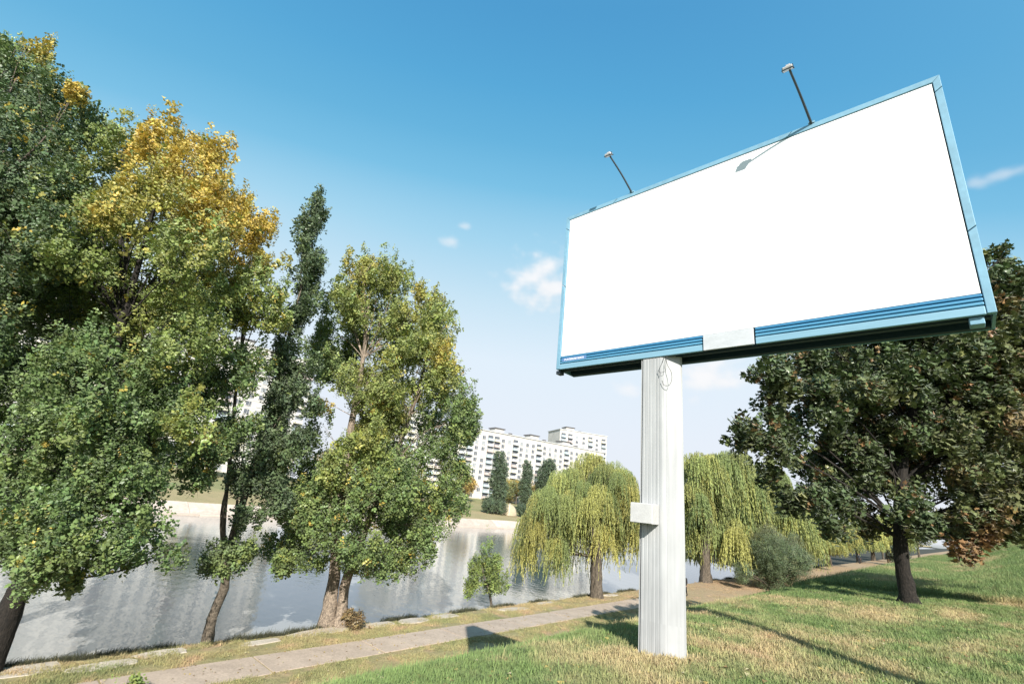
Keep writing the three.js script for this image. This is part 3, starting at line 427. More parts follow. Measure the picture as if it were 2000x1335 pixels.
tree('poplar_tree', 'broad green poplar with two pale trunks standing at the water edge', 'tree', [13.96, -4.74, -23.27], [
  [[[13.74, -4.94, -23.43], [13.74, -4.12, -23.46], [13.71, -2.65, -23.50], [13.43, 0.41, -23.80], [13.24, 4.03, -23.93], [13.09, 8.63, -23.93], [12.85, 13.01, -24.37]], [0.476, 0.336, 0.280, 0.238, 0.182, 0.126, 0.028]],
  [[[14.30, -4.94, -23.05], [14.21, -3.98, -23.07], [14.15, -2.65, -23.07], [14.40, -0.87, -22.90], [14.77, 1.34, -22.45], [15.51, 5.77, -22.01], [15.95, 10.65, -21.57]], [0.420, 0.280, 0.238, 0.203, 0.168, 0.112, 0.028]]], CROWN_TWIN,
  { bark: BARK.pale, forks: [[13.59, -1.46, -23.64], [13.43, 0.41, -23.80], [13.30, 2.67, -23.93], [13.22, 5.33, -23.93], [13.09, 8.63, -23.93], [14.55, 0.01, -22.75], [14.92, 2.67, -22.31], [15.51, 5.77, -22.01]], seed: 26, per: 600, leaves: { clump: 0.6, tones: [[0.165, 0.235, 0.066], [0.255, 0.30, 0.072], [0.38, 0.36, 0.075], G.gold], gap: -0.02, mixTone: 0.07 }, limb: {} });
{ // a small dry tangle of shoots and dead leaves at the foot of the pale trunks
  const P = [14.77, -4.74, -22.45], B = V(...P), t = thing('dead_bush', 'brown tangle of dead shoots at the foot of the pale trunks', 'bush', P);
  const r = rng(40); for (let i = 0; i < 12; i++) { const a = r() * 6.28, l = 0.3 + r() * 0.4; part('shoot', taperTube([V(0, 0, 0), V(Math.cos(a) * l * 0.4, l * 0.5, Math.sin(a) * l * 0.4), V(Math.cos(a) * l * 0.7, l * (0.6 + 0.4 * r()), Math.sin(a) * l * 0.7)], [0.012, 0.008, 0.003], 5), BARK.grey, t); }
  crown(t, [broad[0]], LEAF, crownLeaves([[P[0], P[1] + 0.3, P[2], 0.42, 0], [P[0] - 0.35, P[1] + 0.5, P[2] - 0.25, 0.3, 0], [P[0] + 0.45, P[1] + 0.2, P[2] + 0.15, 0.34, 0]], B, 41, 900, { sub: 0, tones: [[0.22, 0.15, 0.06], [0.13, 0.09, 0.04]], size: [0.5, 0.9] }), 'leaves');
}
tree('young_tree', 'small young leafy tree growing on the bank before the water', 'tree', [25.63, -4.76, -23.78], [[[[25.63, -4.94, -23.78], [25.60, -4.12, -24.08], [25.56, -3.68, -24.30]], [0.09, 0.075, 0.06]], [[[25.59, -3.98, -24.15], [25.26, -3.24, -24.37], [25.04, -2.50, -24.52]], [0.045, 0.035, 0.012]], [[[25.59, -3.90, -24.15], [25.85, -3.24, -24.23], [26.15, -2.50, -23.93]], [0.045, 0.035, 0.012]]], CROWN_SMALL,
  { bark: BARK.grey, forks: [[25.56, -3.75, -24.30], [25.26, -3.24, -24.37], [25.85, -3.24, -24.23]], seed: 27, per: 420, leaves: { tones: [G.light, G.leaf, G.lime] }, limb: { thick: 0.012 } });
{
  const y = ground(19.9, -1.55);
  tree('maple_tree', 'dark maple with reddish brown leaves on the lawn behind the billboard', 'tree', [19.9, y, -1.55], [[[[19.9, y - 0.1, -1.55], [19.88, y + 0.35, -1.56], [19.85, 1.0, -1.58], [19.8, 2.2, -1.5], [19.95, 3.6, -1.3], [20.3, 5.4, -0.9], [20.9, 7.6, -0.2], [22.2, 10.6, 1.2]], [0.29, 0.215, 0.195, 0.19, 0.15, 0.12, 0.08, 0.02]]], CROWN_MAPLE,
    { bark: BARK.dark, forks: [[19.8, 1.9, -1.55], [19.8, 2.4, -1.5], [19.95, 3.6, -1.3], [20.3, 5.4, -0.9], [20.9, 7.6, -0.2]], seed: 28, per: 430, geos: mapleSprigs, mat: MAPLE_LEAF, leaves: { tones: [[0.080, 0.118, 0.036], [0.125, 0.145, 0.046], [0.25, 0.14, 0.052], [0.165, 0.18, 0.058]], gap: -0.14, mixTone: 0.18, up: 0.36, lift: 0.75, clumpSize: [0.3, 0.55] }, limb: { thick: 0.036 } });
}
// ---- willows: domes of shoots that hang down in long strands
function strand(seed, n, len, leaf, wid) {
  const r = rng(seed), pos = [], idx = [], m = new THREE.Matrix4(), q = new THREE.Quaternion(), v = V();
  for (let k = 0; k < n; k++) {
    const y = -len * (k + r()) / n, [p, ix] = leafShape(leaf * (0.8 + 0.4 * r()), wid, wid * 0.3);
    q.setFromEuler(new THREE.Euler(Math.PI * (0.82 + 0.12 * r()), r() * 6.283, 0, 'YXZ'));
    m.compose(V(0.03 * Math.sin(k * 0.7 + seed), y, 0.03 * Math.cos(k * 0.5 + seed)), q, V(1, 1, 1));
    const o = pos.length / 3; for (let i = 0; i < p.length; i += 3) { v.set(p[i], p[i + 1], p[i + 2]).applyMatrix4(m); pos.push(v.x, v.y, v.z); }
    for (const i of ix) idx.push(i + o);
  }
  return flatGeo(pos, idx);
}
function strands(blobs, base, seed, per, hang, floor) {
  const r = rng(seed), mats = [], cols = [], q = new THREE.Quaternion(), qy = new THREE.Quaternion(), Y = V(0, 1, 0), p = V();
  const tones = [[0.28, 0.325, 0.10], [0.43, 0.40, 0.11], [0.17, 0.23, 0.075]];
  for (const [x, y, z, R, tone] of blobs) {
    const domes = 5 + Math.round(R * 2.2), n = Math.round(per * R * R / domes);
    for (let d = 0; d < domes; d++) {                                  // each limb end makes a small dome of its own
      const b0 = r() * 6.283, up = 0.15 + 0.85 * r(), ho = Math.sqrt(1 - up * up), cr = R * (0.34 + 0.2 * r());
      const cx = x + Math.cos(b0) * ho * R * 0.85, cy = y + R * (up * 0.8 - 0.1), cz = z + Math.sin(b0) * ho * R * 0.85;
      const hue = r(), bright = 0.8 + 0.4 * r(), drop = 0.55 + 0.6 * r();
      for (let i = 0; i < n; i++) {
        const a = r() * 6.283, k = Math.sqrt(r()) * 1.05, w = Math.sqrt(Math.max(0, 1 - Math.min(1, k * k)));
        p.set(cx + Math.cos(a) * k * cr, cy + cr * (w * 0.9 - 0.2 * r()), cz + Math.sin(a) * k * cr);
        const l = hang * drop * (0.35 + 0.85 * r()) * (0.45 + 0.65 * k);
        const fit = Math.min(l, p.y - floor + 0.5 * noise(p.x * 2, p.z * 2) - 0.5 * r()); if (fit < hang * 0.12) continue;
        const lean = 0.1 + 0.16 * r(); q.setFromEuler(new THREE.Euler(-Math.sin(a) * lean, 0, Math.cos(a) * lean)).multiply(qy.setFromAxisAngle(Y, r() * 6.283));
        const wide = 0.9 + 0.4 * r();
        mats.push(new THREE.Matrix4().compose(p.clone().sub(base), q, V(wide, fit, wide)));
        const c = mix3(tones[tone], tones[hue > 0.5 ? 1 : 2], Math.abs(hue - 0.5) * 1.7), b = bright * (0.75 + 0.5 * r()); cols.push(c.map((v) => v * b));
      }
    }
  }
  return [mats, cols];
}
const strandNear = [strand(1, 20, 1, 0.085, 0.05), strand(2, 22, 1, 0.08, 0.048)], strandFar = [strand(3, 13, 1, 0.13, 0.085), strand(4, 14, 1, 0.12, 0.08)];
function willow(label, base, trunk, blobs, o) {
  const t = thing('willow_tree', label, 'tree', base, o.group), B = V(...base);
  for (const [pts, radii] of trunk) part('trunk', taperTube(pts.map((p) => V(...p).sub(B)), radii, 10, 0.25, pts[0][0]), BARK.grey, t);
  limbs(t, B, blobs, o.forks, BARK.grey, o.seed, { thick: 0.05, sag: 0.35 });
  crown(t, o.geos, WILLOW_LEAF, strands(blobs, B, o.seed, o.per, o.hang, o.floor));
  return t;
}
willow('bright yellow-green weeping willow between the small tree and the white column', [35.99, -4.76, -22.32], [[[[35.99, -5.01, -22.32], [35.90, -3.68, -22.34], [35.82, -1.76, -22.37], [35.75, 0.31, -22.60]], [0.588, 0.462, 0.420, 0.336]]], CROWN_WILLOW, { forks: [[35.82, -1.76, -22.37], [35.78, -0.58, -22.45], [35.75, 0.31, -22.60]], seed: 51, per: 260, hang: 2.8, floor: -4.1, geos: strandNear });
willow('tall weeping willow with dark trunk just right of the white column', [56.70, -4.44, -21.67], [[[[56.70, -4.68, -21.67], [56.70, -3.41, -21.65], [56.73, -1.45, -21.60], [57.36, 2.07, -21.23]], [0.770, 0.588, 0.532, 0.420]]], CROWN_WILLOW_SECOND, { forks: [[56.73, -1.45, -21.60], [56.94, 0.38, -21.37], [57.36, 2.07, -21.23]], seed: 52, per: 240, hang: 3.6, floor: -3.0, geos: strandFar });
willow('weeping willow rising behind the round shrub', [69.89, -4.16, -20.03], [[[[69.89, -4.39, -20.03], [69.89, -1.97, -19.76], [69.89, 1.39, -19.08]], [0.67, -0.09, 0.40]]], CROWN_WILLOW_THIRD, { forks: [[69.89, -1.97, -19.76], [69.89, -0.23, -19.49], [69.89, 1.39, -19.08]], seed: 53, per: 260, hang: 3.6, floor: -2.6, geos: strandFar });
{
  const mk = [[0, 5.8, 0, 2.0, 0], [1.9, 4.4, 0.8, 2.0, 1], [-1.8, 4.5, 1.1, 2.0, 0], [0.5, 4.2, -2.0, 2.0, 0], [-1.2, 4.0, -1.9, 1.8, 1], [2.9, 3.0, -0.6, 1.7, 0], [-3.0, 3.1, -0.3, 1.7, 0], [0.4, 3.2, 2.6, 1.8, 1]];
  const far = [[88, 1, 'weeping willow hanging over the path left of the walking person'], [97, 1.05, 'weeping willow whose trunk stands beside the walking person'], [118, 1.1, 'weeping willow past the walking person, second along the water'], [138, 1.25, 'weeping willow past the walking person, third along the water'], [164, 1.4, 'most distant weeping willow at the end of the path']];
  far.forEach(([x, k, label], i) => {
    const t = 23.0 * shrink(x) - 0.2, base = [x, height(x, t - 0.3), -t], bl = mk.map(([a, b, c, R, tone]) => { const q = i * 1.3, ca = Math.cos(q), sa = Math.sin(q); return [x + (a * ca - c * sa) * k, base[1] + b * k, -t + (a * sa + c * ca) * k, R * k, tone]; });
    willow(label, base, [[[[x, base[1] - 0.2, -t], [x + 0.1, base[1] + 1.5, -t], [x, base[1] + 4 * k, -t]], [0.5, 0.36, 0.2]]], bl, { forks: [[x + 0.1, base[1] + 1.8, -t], [x, base[1] + 3 * k, -t]], seed: 60 + i, per: 150, hang: 2.4 * k, floor: base[1] + 2.3, geos: strandFar, group: 'weeping willows along the far end of the path' });
  });
}
// ---- the round shrub on the slope's foot, weeds
{
  const base = [59.6, height(59.6, 15.8), -15.8], B = V(...base), t = thing('shrub', 'round feathery green shrub at the foot of the lawn slope', 'bush', base), r = rng(70);
  for (let i = 0; i < 16; i++) { const b = CROWN_BUSH[i % CROWN_BUSH.length], e = V(b[0], b[1], b[2]).sub(B).add(V((r() - 0.5), (r() - 0.3), (r() - 0.5))); part('stem', taperTube([V((r() - 0.5) * 0.5, -0.1, (r() - 0.5) * 0.5), e.clone().multiplyScalar(0.5).add(V(0, 0.3, 0)), e], [0.08, 0.05, 0.014], 5), BARK.grey, t); }
  crown(t, [sprig(81, 12, 0.16, 0.04, 0.55), sprig(82, 12, 0.15, 0.04, 0.55)], LEAF, crownLeaves(CROWN_BUSH, B, 71, 430, { tones: [[0.13, 0.18, 0.075], [0.17, 0.19, 0.085]], shell: 0.9, sub: 0, gap: -0.2, size: [0.9, 1.5] }));
}
{
  const base = [5.0, height(5.0, 18.9), -18.9], B = V(...base), t = thing('weed_plant', 'low leafy weed growing at the near edge of the path', 'plant', base), r = rng(72);
  for (let i = 0; i < 7; i++) { const a = r() * 6.28, h = 0.25 + r() * 0.3; part('stem', taperTube([V(0, -0.05, 0), V(Math.cos(a) * 0.08, h * 0.6, Math.sin(a) * 0.08), V(Math.cos(a) * 0.2, h, Math.sin(a) * 0.2)], [0.008, 0.006, 0.002], 4), BARK.grey, t); }
  crown(t, [broad[1]], LEAF, crownLeaves([[5.0, base[1] + 0.3, -18.9, 0.3, 0], [4.85, base[1] + 0.65, -18.85, 0.16, 0], [5.25, base[1] + 0.2, -18.95, 0.2, 0]], B, 73, 420, { sub: 0, tones: [G.light, G.leaf], size: [0.6, 1] }), 'leaves');
}
// ---- trees on the far bank and the dark thicket where the path ends
const bigSprigs = [sprig(91, 9, 0.34, 0.26, 0.9), sprig(92, 9, 0.30, 0.26, 0.9)];
function farTree(name, label, x, t, h, w, tones, seed, { spire = false, group } = {}) {
  const y = height(x, t), r = rng(seed), blobs = [];
  if (spire) for (let k = 0; k < 9; k++) { const f = k / 8; blobs.push([x + (r() - 0.5) * w * 0.25, y + h * (0.13 + 0.83 * f), -t + (r() - 0.5) * w * 0.25, w * 0.5 * (0.62 + 0.5 * Math.sin(Math.PI * (0.18 + 0.72 * f))), k > 4 ? 0 : 1]); }
  else for (let k = 0; k < 12; k++) { const a = r() * 6.28, q = Math.sqrt(r()) * w * 0.34, f = r(); blobs.push([x + Math.cos(a) * q, y + h * (0.38 + 0.48 * f), -t + Math.sin(a) * q, w * (0.17 + 0.12 * r()) * (1.15 - 0.35 * f), Math.floor(r() * 3)]); }
  return tree(name, label, 'tree', [x, y, -t], [[[[x, y - 0.2, -t], [x + 0.1, y + h * 0.3, -t], [x, y + h * 0.8, -t]], [0.02 * h + 0.08, 0.016 * h + 0.05, 0.03]]], blobs, { bark: BARK.grey, forks: [[x, y + h * 0.25, -t], [x, y + h * 0.45, -t]], seed, per: spire ? 70 : 34, geos: bigSprigs, leaves: { tones, shell: 0.5, sub: 0, size: [0.7, 1.2] }, limb: { every: 4, thick: 0.05 }, group });
}
const DARK = [[0.085, 0.13, 0.065], [0.10, 0.145, 0.07], [0.12, 0.16, 0.07]], RUST = [[0.42, 0.25, 0.08], [0.48, 0.34, 0.09], [0.30, 0.27, 0.09]], AMBER = [[0.44, 0.34, 0.08], [0.28, 0.27, 0.08], [0.18, 0.2, 0.07]], MIX = [[0.15, 0.18, 0.065], [0.21, 0.22, 0.075], [0.28, 0.23, 0.075]];
farTree('poplar_tree', 'slender dark poplar spire across the canal, nearest the leafy twin trunk', 117.5, 111.5, 18.4, 5.0, DARK, 101, { spire: true });
farTree('poplar_tree', 'slender dark poplar spire across the canal, middle of the three', 136.2, 116, 17.6, 4.4, DARK, 102, { spire: true });
farTree('poplar_tree', 'stout dark poplar across the canal, just left of the willow', 157, 122, 19.0, 7.6, DARK, 103, { spire: true });
farTree('maple_tree', 'rusty orange tree across the canal below the long apartment block', 127, 138, 9.0, 11, RUST, 104);
farTree('maple_tree', 'amber tree across the canal between two poplar spires', 146, 136, 10, 9, AMBER, 105);
[[41, 142, 13, 13, AMBER, 'golden tree across the canal seen through the two-stemmed poplar'], [59, 148, 12, 12, RUST, 'russet tree across the canal left of the pale twin trunks'], [77, 145, 12, 12, MIX, 'green tree across the canal behind the pale twin trunks'], [97, 146, 11, 12, MIX, 'olive tree across the canal right of the pale twin trunks'], [15, 145, 13, 13, MIX, 'olive tree across the canal behind the leaning trunk'], [-9, 143, 13, 13, MIX, 'green tree across the canal at the left edge'], [165, 145, 10, 12, AMBER, 'amber tree across the canal behind the willow top'], [183, 148, 10, 12, RUST, 'rusty tree across the canal half hidden by the willow'], [207, 149, 10, 13, MIX, 'green tree across the canal hidden behind the white column']].forEach(([x, t, h, w, tone, label], i) => farTree('park_tree', label, x, t, h, w, tone, 120 + i));
{
  const mkBush = (label, x, t, R, seed, tones) => { const y = height(x, t), B = V(x, y, -t), b = thing('shrub', label, 'bush', [x, y, -t]), r = rng(seed), bl = []; for (let k = 0; k < 7; k++) bl.push([x + (r() - 0.5) * R * 1.5, y + R * (0.35 + 0.5 * r()), -t + (r() - 0.5) * R * 1.2, R * (0.4 + 0.25 * r()), k % 2]);
    for (let k = 0; k < 5; k++) part('stem', taperTube([V(0, -0.1, 0), V((r() - 0.5) * R * 0.6, R * 0.4, (r() - 0.5) * R * 0.6), V((r() - 0.5) * R, R * 0.8, (r() - 0.5) * R)], [0.07, 0.05, 0.02], 5), BARK.dark, b);
    crown(b, bigSprigs, LEAF, crownLeaves(bl, B, seed, 70, { tones, sub: 0, size: [0.6, 1.0] })); };
  mkBush('dark thicket at the end of the path beside the maple trunk', 122, 10.6, 2.6, 130, [[0.05, 0.07, 0.028], [0.07, 0.085, 0.035]]);
  mkBush('dark evergreen bush at the foot of the left poplar spire across the canal', 114.5, 108.5, 3.8, 131, DARK);
  mkBush('dark bush right of the pale dome across the canal', 127.5, 108, 3.2, 132, DARK);
  mkBush('low green bush across the canal left of the rusty tree', 108, 142, 3.2, 133, MIX);
}
for (const [x, t, h, w, label] of [[165, 3, 10, 9, 'green tree on the rise behind the maple crown'], [140, -6, 11, 10, 'tall green tree on the rise right of the maple trunk'], [190, 11, 12, 12, 'large green tree closing the far end of the path'], [215, 22, 13, 13, 'large tree by the water at the far end of the canal']]) farTree('park_tree', label, x, t, h, w, MIX, 140 + x);

// ---------------------------------------------------------------- apartment blocks across the canal
{
  const plaster = texture(512, (u, v) => { const k = 0.9 + 0.1 * tile(u, v, 5, 1.7, 4) + 0.07 * tile(u, v, 40, 4.4, 2); return [k, k * 0.99, k * 0.975]; }, { repeat: [0.08, 0.08] });
  const glass = [std({ color: rgb(0.12, 0.13, 0.15), roughness: 0.12 }), std({ color: rgb(0.3, 0.32, 0.34), roughness: 0.12 }), std({ color: rgb(0.55, 0.55, 0.54), roughness: 0.3 })];
  const rail = [std({ color: rgb(0.62, 0.6, 0.58), roughness: 0.8 }), std({ color: rgb(0.5, 0.42, 0.4), roughness: 0.8 }), std({ color: rgb(0.42, 0.5, 0.53), roughness: 0.8 }), std({ color: rgb(0.66, 0.62, 0.5), roughness: 0.8 })];
  const trim = std({ color: rgb(0.5, 0.5, 0.5), roughness: 0.9 }), dark = std({ color: rgb(0.09, 0.08, 0.08), roughness: 0.9 });
  const winG = mergeGeometries([box(1.7, 1.45, 0.06, 0, 0, -0.05)]), frameG = mergeGeometries([box(1.86, 0.09, 0.14, 0, 0.77, 0), box(1.86, 0.09, 0.18, 0, -0.77, 0.02), box(0.09, 1.45, 0.14, -0.885, 0, 0), box(0.09, 1.45, 0.14, 0.885, 0, 0), box(0.07, 1.45, 0.1, 0.2, 0, 0)]);
  const balG = mergeGeometries([box(2.9, 0.16, 1.15, 0, -1.3, 0.55), box(2.9, 0.95, 0.07, 0, -0.75, 1.09), box(0.07, 0.95, 1.1, -1.42, -0.75, 0.52), box(0.07, 0.95, 1.1, 1.42, -0.75, 0.52)]), shadeG = box(2.7, 1.7, 0.08, 0, 0.25, 0.03);
  // a slab block from a to b (x, z), front face towards the canal
  function block(label, a, b, depth, top, floors, seed, { tint = [0.74, 0.715, 0.68], full = null, bay = 3.5, balconyEvery = 4 } = {}) {
    const r = rng(seed), dx = b[0] - a[0], dz = b[1] - a[1], len = Math.hypot(dx, dz), y0 = 1.2;
    const o = thing('apartment_block', label, 'building', [a[0], y0, a[1]]); o.rotation.y = -Math.atan2(dz, dx);       // local x along the front, local +z towards the canal
    const H = top - y0, fh = (H - 2) / floors, mat = std({ color: rgb(...tint), map: plaster, roughness: 0.9 });
    const wallG = box(len, H + 2, depth, len / 2, H / 2 - 1, -depth / 2), p = wallG.attributes.position, n = wallG.attributes.normal, uv = wallG.attributes.uv; for (let i = 0; i < p.count; i++) uv.setXY(i, Math.abs(n.getX(i)) > 0.5 ? p.getZ(i) : p.getX(i), Math.abs(n.getY(i)) > 0.5 ? p.getZ(i) : p.getY(i));
    part('wall', wallG, mat, o);
    const roof = part('roof', box(len + 0.8, 0.35, depth + 0.8, len / 2, H + 0.175, -depth / 2), trim, o);
    for (let x = 9; x < len - 4; x += 21) { part('lift_housing', box(5, 2.2, 5, x, H + 1.45, -depth / 2), mat, roof); part('housing_roof', box(6, 0.4, 6, x, H + 2.75, -depth / 2), dark, roof); part('vent', box(1.5, 1.2, 1.5, x + 6.5, H + 0.95, -depth / 2 + 2), dark, roof); }
    const bays = Math.floor(len / bay), restW = [[], [], []], restF = [], restB = [[], [], [], []], restS = [], q = new THREE.Matrix4();
    for (let k = 1; k < floors * fh; k++) if (k < floors) part('string_course', box(len - 0.02, 0.12, 0.1, len / 2, k * fh, 0.04), trim, o);
    for (let i = 0; i < bays; i++) for (let k = 0; k < floors; k++) {
      const x = (i + 0.5) * len / bays, y = (k + 0.55) * fh, g = Math.floor(r() * r() * 3), own = full && x > full[0] && x < full[1];
      if (i % balconyEvery < 2 && (i + Math.floor(i / 8)) % 4 !== 3) {
        const c = Math.floor(r() * 4);
        if (own) { const m = part('balcony', balG, rail[c], o); m.position.set(x, y + 0.3, 0.05); const s = part('glazing', shadeG, glass[r() < 0.55 ? 0 : 1], m); }
        else { restB[c].push(balG.clone().translate(x, y + 0.3, 0.05)); restS.push(shadeG.clone().translate(x, y + 0.3, 0.05)); }
      } else if (own) { const m = part('window', winG, glass[g], o); m.position.set(x, y, 0.09); part('frame', frameG, rail[0], m); }
      else { restW[g].push(winG.clone().translate(x, y, 0.09)); restF.push(frameG.clone().translate(x, y, 0.09)); }
    }
    const merged = (name, list, m) => { if (list.length) part(name, mergeGeometries(list), m, o).userData.kind = 'stuff'; };
    restW.forEach((l, k) => merged('windows', l, glass[k])); merged('frames', restF, rail[0]); restB.forEach((l, k) => merged('balconies', l, rail[k])); merged('glazing', restS, glass[0]);
    return o;
  }
  block('long pale apartment block across the canal seen between poplar and willow', [113, -166], [226, -139], 13, 31, 11, 201, { full: [25, 100] });
  block('taller pale apartment tower rising behind the right end of the long block', [218, -163], [245, -149], 16, 43, 15, 202, { full: [0, 30], bay: 4.2, balconyEvery: 3 });
  block('high white apartment block across the canal glimpsed through the left poplars', [-40, -178], [77, -175], 14, 44, 15, 203, { full: [95, 118], tint: [0.72, 0.70, 0.68] });
  block('white apartment block across the canal at the left edge of the picture', [-160, -170], [-48, -176], 14, 54, 18, 204, { tint: [0.72, 0.70, 0.68] });
}
{ // pale dome by the far waterside
  const x = 121, t = 108.8, y = height(x, t), o = thing('dome_shelter', 'small pale sand-coloured dome beside the dark bush across the canal', 'dome', [x, y, -t]);
  const pts = []; for (let i = 0; i <= 14; i++) { const a = i / 14 * Math.PI / 2; pts.push(new THREE.Vector2(2.5 * Math.cos(a), 3.5 * Math.sin(a) - 0.05)); }
  part('shell', new THREE.LatheGeometry(pts, 24), std({ color: rgb(0.55, 0.46, 0.33), map: fine, roughness: 0.95 }), o);
  part('rim', new THREE.TorusGeometry(2.55, 0.13, 6, 24, Math.PI).scale(1, 1.42, 1), std({ color: rgb(0.55, 0.52, 0.46), roughness: 0.9 }), o).rotation.y = 0.7;
}
// ---------------------------------------------------------------- people on the path
function person(label, [x, y, z], turn, { coat, legs, stride = 0.22 }) {
  const o = thing('person', label, 'person', [x, y, z]); o.rotation.y = turn;
  const B = [ // a, b, ra, rb : tapered capsules, metres, facing +z
    [[0, 0.98, 0], [0, 1.18, 0.01], 0.145, 0.14], [[0, 1.18, 0.01], [0, 1.38, 0], 0.15, 0.15], [[-0.15, 1.40, 0], [0.15, 1.40, 0], 0.085, 0.085], [[0, 1.42, 0], [0, 1.53, 0.015], 0.062, 0.058],
    [[0, 1.60, 0.025], [0, 1.68, 0.015], 0.088, 0.098], [[0, 1.585, 0.085], [0, 1.61, 0.10], 0.03, 0.022],
    [[-0.19, 1.39, 0], [-0.235, 1.12, -0.06], 0.068, 0.055], [[-0.235, 1.12, -0.06], [-0.24, 0.88, 0.02], 0.052, 0.04], [[-0.24, 0.87, 0.02], [-0.235, 0.77, 0.05], 0.042, 0.03],
    [[0.19, 1.39, 0], [0.235, 1.12, 0.04], 0.068, 0.055], [[0.235, 1.12, 0.04], [0.23, 0.90, 0.16], 0.052, 0.04], [[0.23, 0.89, 0.17], [0.225, 0.80, 0.22], 0.042, 0.03],
    [[-0.09, 0.95, 0], [-0.10, 0.52, stride * 0.62], 0.108, 0.072], [[-0.10, 0.52, stride * 0.62], [-0.10, 0.10, stride * 0.75], 0.07, 0.046], [[-0.10, 0.055, stride * 0.75], [-0.11, 0.045, stride * 0.75 + 0.17], 0.05, 0.038],
    [[0.09, 0.95, 0], [0.10, 0.53, -stride * 0.3], 0.108, 0.072], [[0.10, 0.53, -stride * 0.3], [0.10, 0.13, -stride * 1.2], 0.07, 0.046], [[0.10, 0.075, -stride * 1.2], [0.11, 0.045, -stride * 1.2 + 0.16], 0.05, 0.038]];
  const N = 72, S = 1.84, mc = new MarchingCubes(N, std({}), false, false, 60000); mc.isolation = 0;
  const dist = (px, py, pz) => { let d = 1e9; for (const [a, b, ra, rb] of B) { const ex = b[0] - a[0], ey = b[1] - a[1], ez = b[2] - a[2], qx = px - a[0], qy = py - a[1], qz = pz - a[2], h = clamp((qx * ex + qy * ey + qz * ez) / (ex * ex + ey * ey + ez * ez + 1e-9)); const k = Math.hypot(qx - ex * h, qy - ey * h, qz - ez * h) - lerp(ra, rb, h), m = clamp(0.5 + 0.5 * (d - k) / 0.035); d = lerp(d, k, m) - 0.035 * m * (1 - m); } return d; };
  for (let k = 0; k < N; k++) for (let j = 0; j < N; j++) for (let i = 0; i < N; i++) mc.field[i + j * N + k * N * N] = -dist((i / N * 2 - 1) * S / 2, (j / N * 2 - 1) * S / 2 + S / 2 - 0.03, (k / N * 2 - 1) * S / 2);
  mc.update();
  const n = mc.count, pos = new Float32Array(n * 3), nor = new Float32Array(n * 3), col = new Float32Array(n * 3);
  for (let i = 0; i < n; i++) {
    const px = mc.positionArray[i * 3] * S / 2, py = mc.positionArray[i * 3 + 1] * S / 2 + S / 2 - 0.03, pz = mc.positionArray[i * 3 + 2] * S / 2;
    pos.set([px, py, pz], i * 3); nor.set(mc.normalArray.subarray(i * 3, i * 3 + 3), i * 3);
    const hand = Math.abs(px) > 0.19 && py < 0.88, skin = py > 1.5 || hand;
    col.set(skin ? [0.42, 0.26, 0.19] : py < 0.095 ? [0.02, 0.02, 0.02] : py < 0.93 && Math.abs(px) < 0.2 ? legs : coat, i * 3);
  }
  const g = new THREE.BufferGeometry(); g.setAttribute('position', new THREE.BufferAttribute(pos, 3)); g.setAttribute('normal', new THREE.BufferAttribute(nor, 3)); g.setAttribute('color', new THREE.BufferAttribute(col, 3));
  part('body', g, std({ vertexColors: true, roughness: 0.85 }), o);
  part('hair', new THREE.SphereGeometry(0.112, 16, 10, 0, Math.PI * 2, 0, Math.PI * 0.56).scale(0.95, 1, 1.06).rotateX(-0.35).translate(0, 1.685, 0.002), std({ color: rgb(0.03, 0.022, 0.018), roughness: 0.7 }), o);
  return o;
}
person('person in dark clothes walking along the path between the far willows', [113.8, height(113.8, pathT(113.8) + 1.4), -pathT(113.8) - 1.4], Math.PI / 2 + 0.3, { coat: [0.03, 0.035, 0.045], legs: [0.02, 0.02, 0.025] });
person('person in dark clothes on the path, mostly hidden behind the white column', [45.4, height(45.4, 19.2) + 0.01, -19.2], -Math.PI / 2, { coat: [0.025, 0.022, 0.022], legs: [0.02, 0.02, 0.022] });
{ // small brown litter bin near the end of the path
  const x = 128, t = 12.3, y = height(x, t), o = thing('litter_bin', 'small brown litter bin by the end of the path', 'bin', [x, y, -t]);
  part('drum', new THREE.LatheGeometry([[0.001, 0.25], [0.24, 0.25], [0.28, 0.95], [0.25, 0.95], [0.22, 0.35]].map(([a, b]) => new THREE.Vector2(a, b)), 16), std({ color: rgb(0.12, 0.07, 0.03), roughness: 0.8 }), o);
  part('foot', new THREE.CylinderGeometry(0.16, 0.22, 0.3, 12).translate(0, 0.12, 0), std({ color: rgb(0.5, 0.48, 0.44), roughness: 0.9 }), o);
}
{ // street lamp to the right of the picture: its post throws the long thin shadow over the lawn
  const x = 2.95, t = -5.9, y = height(x, t), o = thing('street_lamp', 'tall steel street lamp standing outside the right edge, its shadow crossing the lawn', 'street lamp', [x, y - 0.05, -t]), m = std({ color: rgb(0.3, 0.31, 0.32), roughness: 0.6 });
  part('post', new THREE.CylinderGeometry(0.12, 0.16, 10.6, 16).translate(0, 5.3, 0), m, o);
  part('base', new THREE.CylinderGeometry(0.14, 0.16, 1.1, 16).translate(0, 0.55, 0), m, o);
  part('arm', taperTube([V(0, 10.5, 0), V(0.05, 10.9, 0.3), V(0.1, 11.1, 1.2)], [0.05, 0.045, 0.04], 8), m, o);
  part('lantern', new RoundedBoxGeometry(0.28, 0.16, 0.7, 2, 0.06).translate(0.11, 11.08, 1.5), m, o);
}
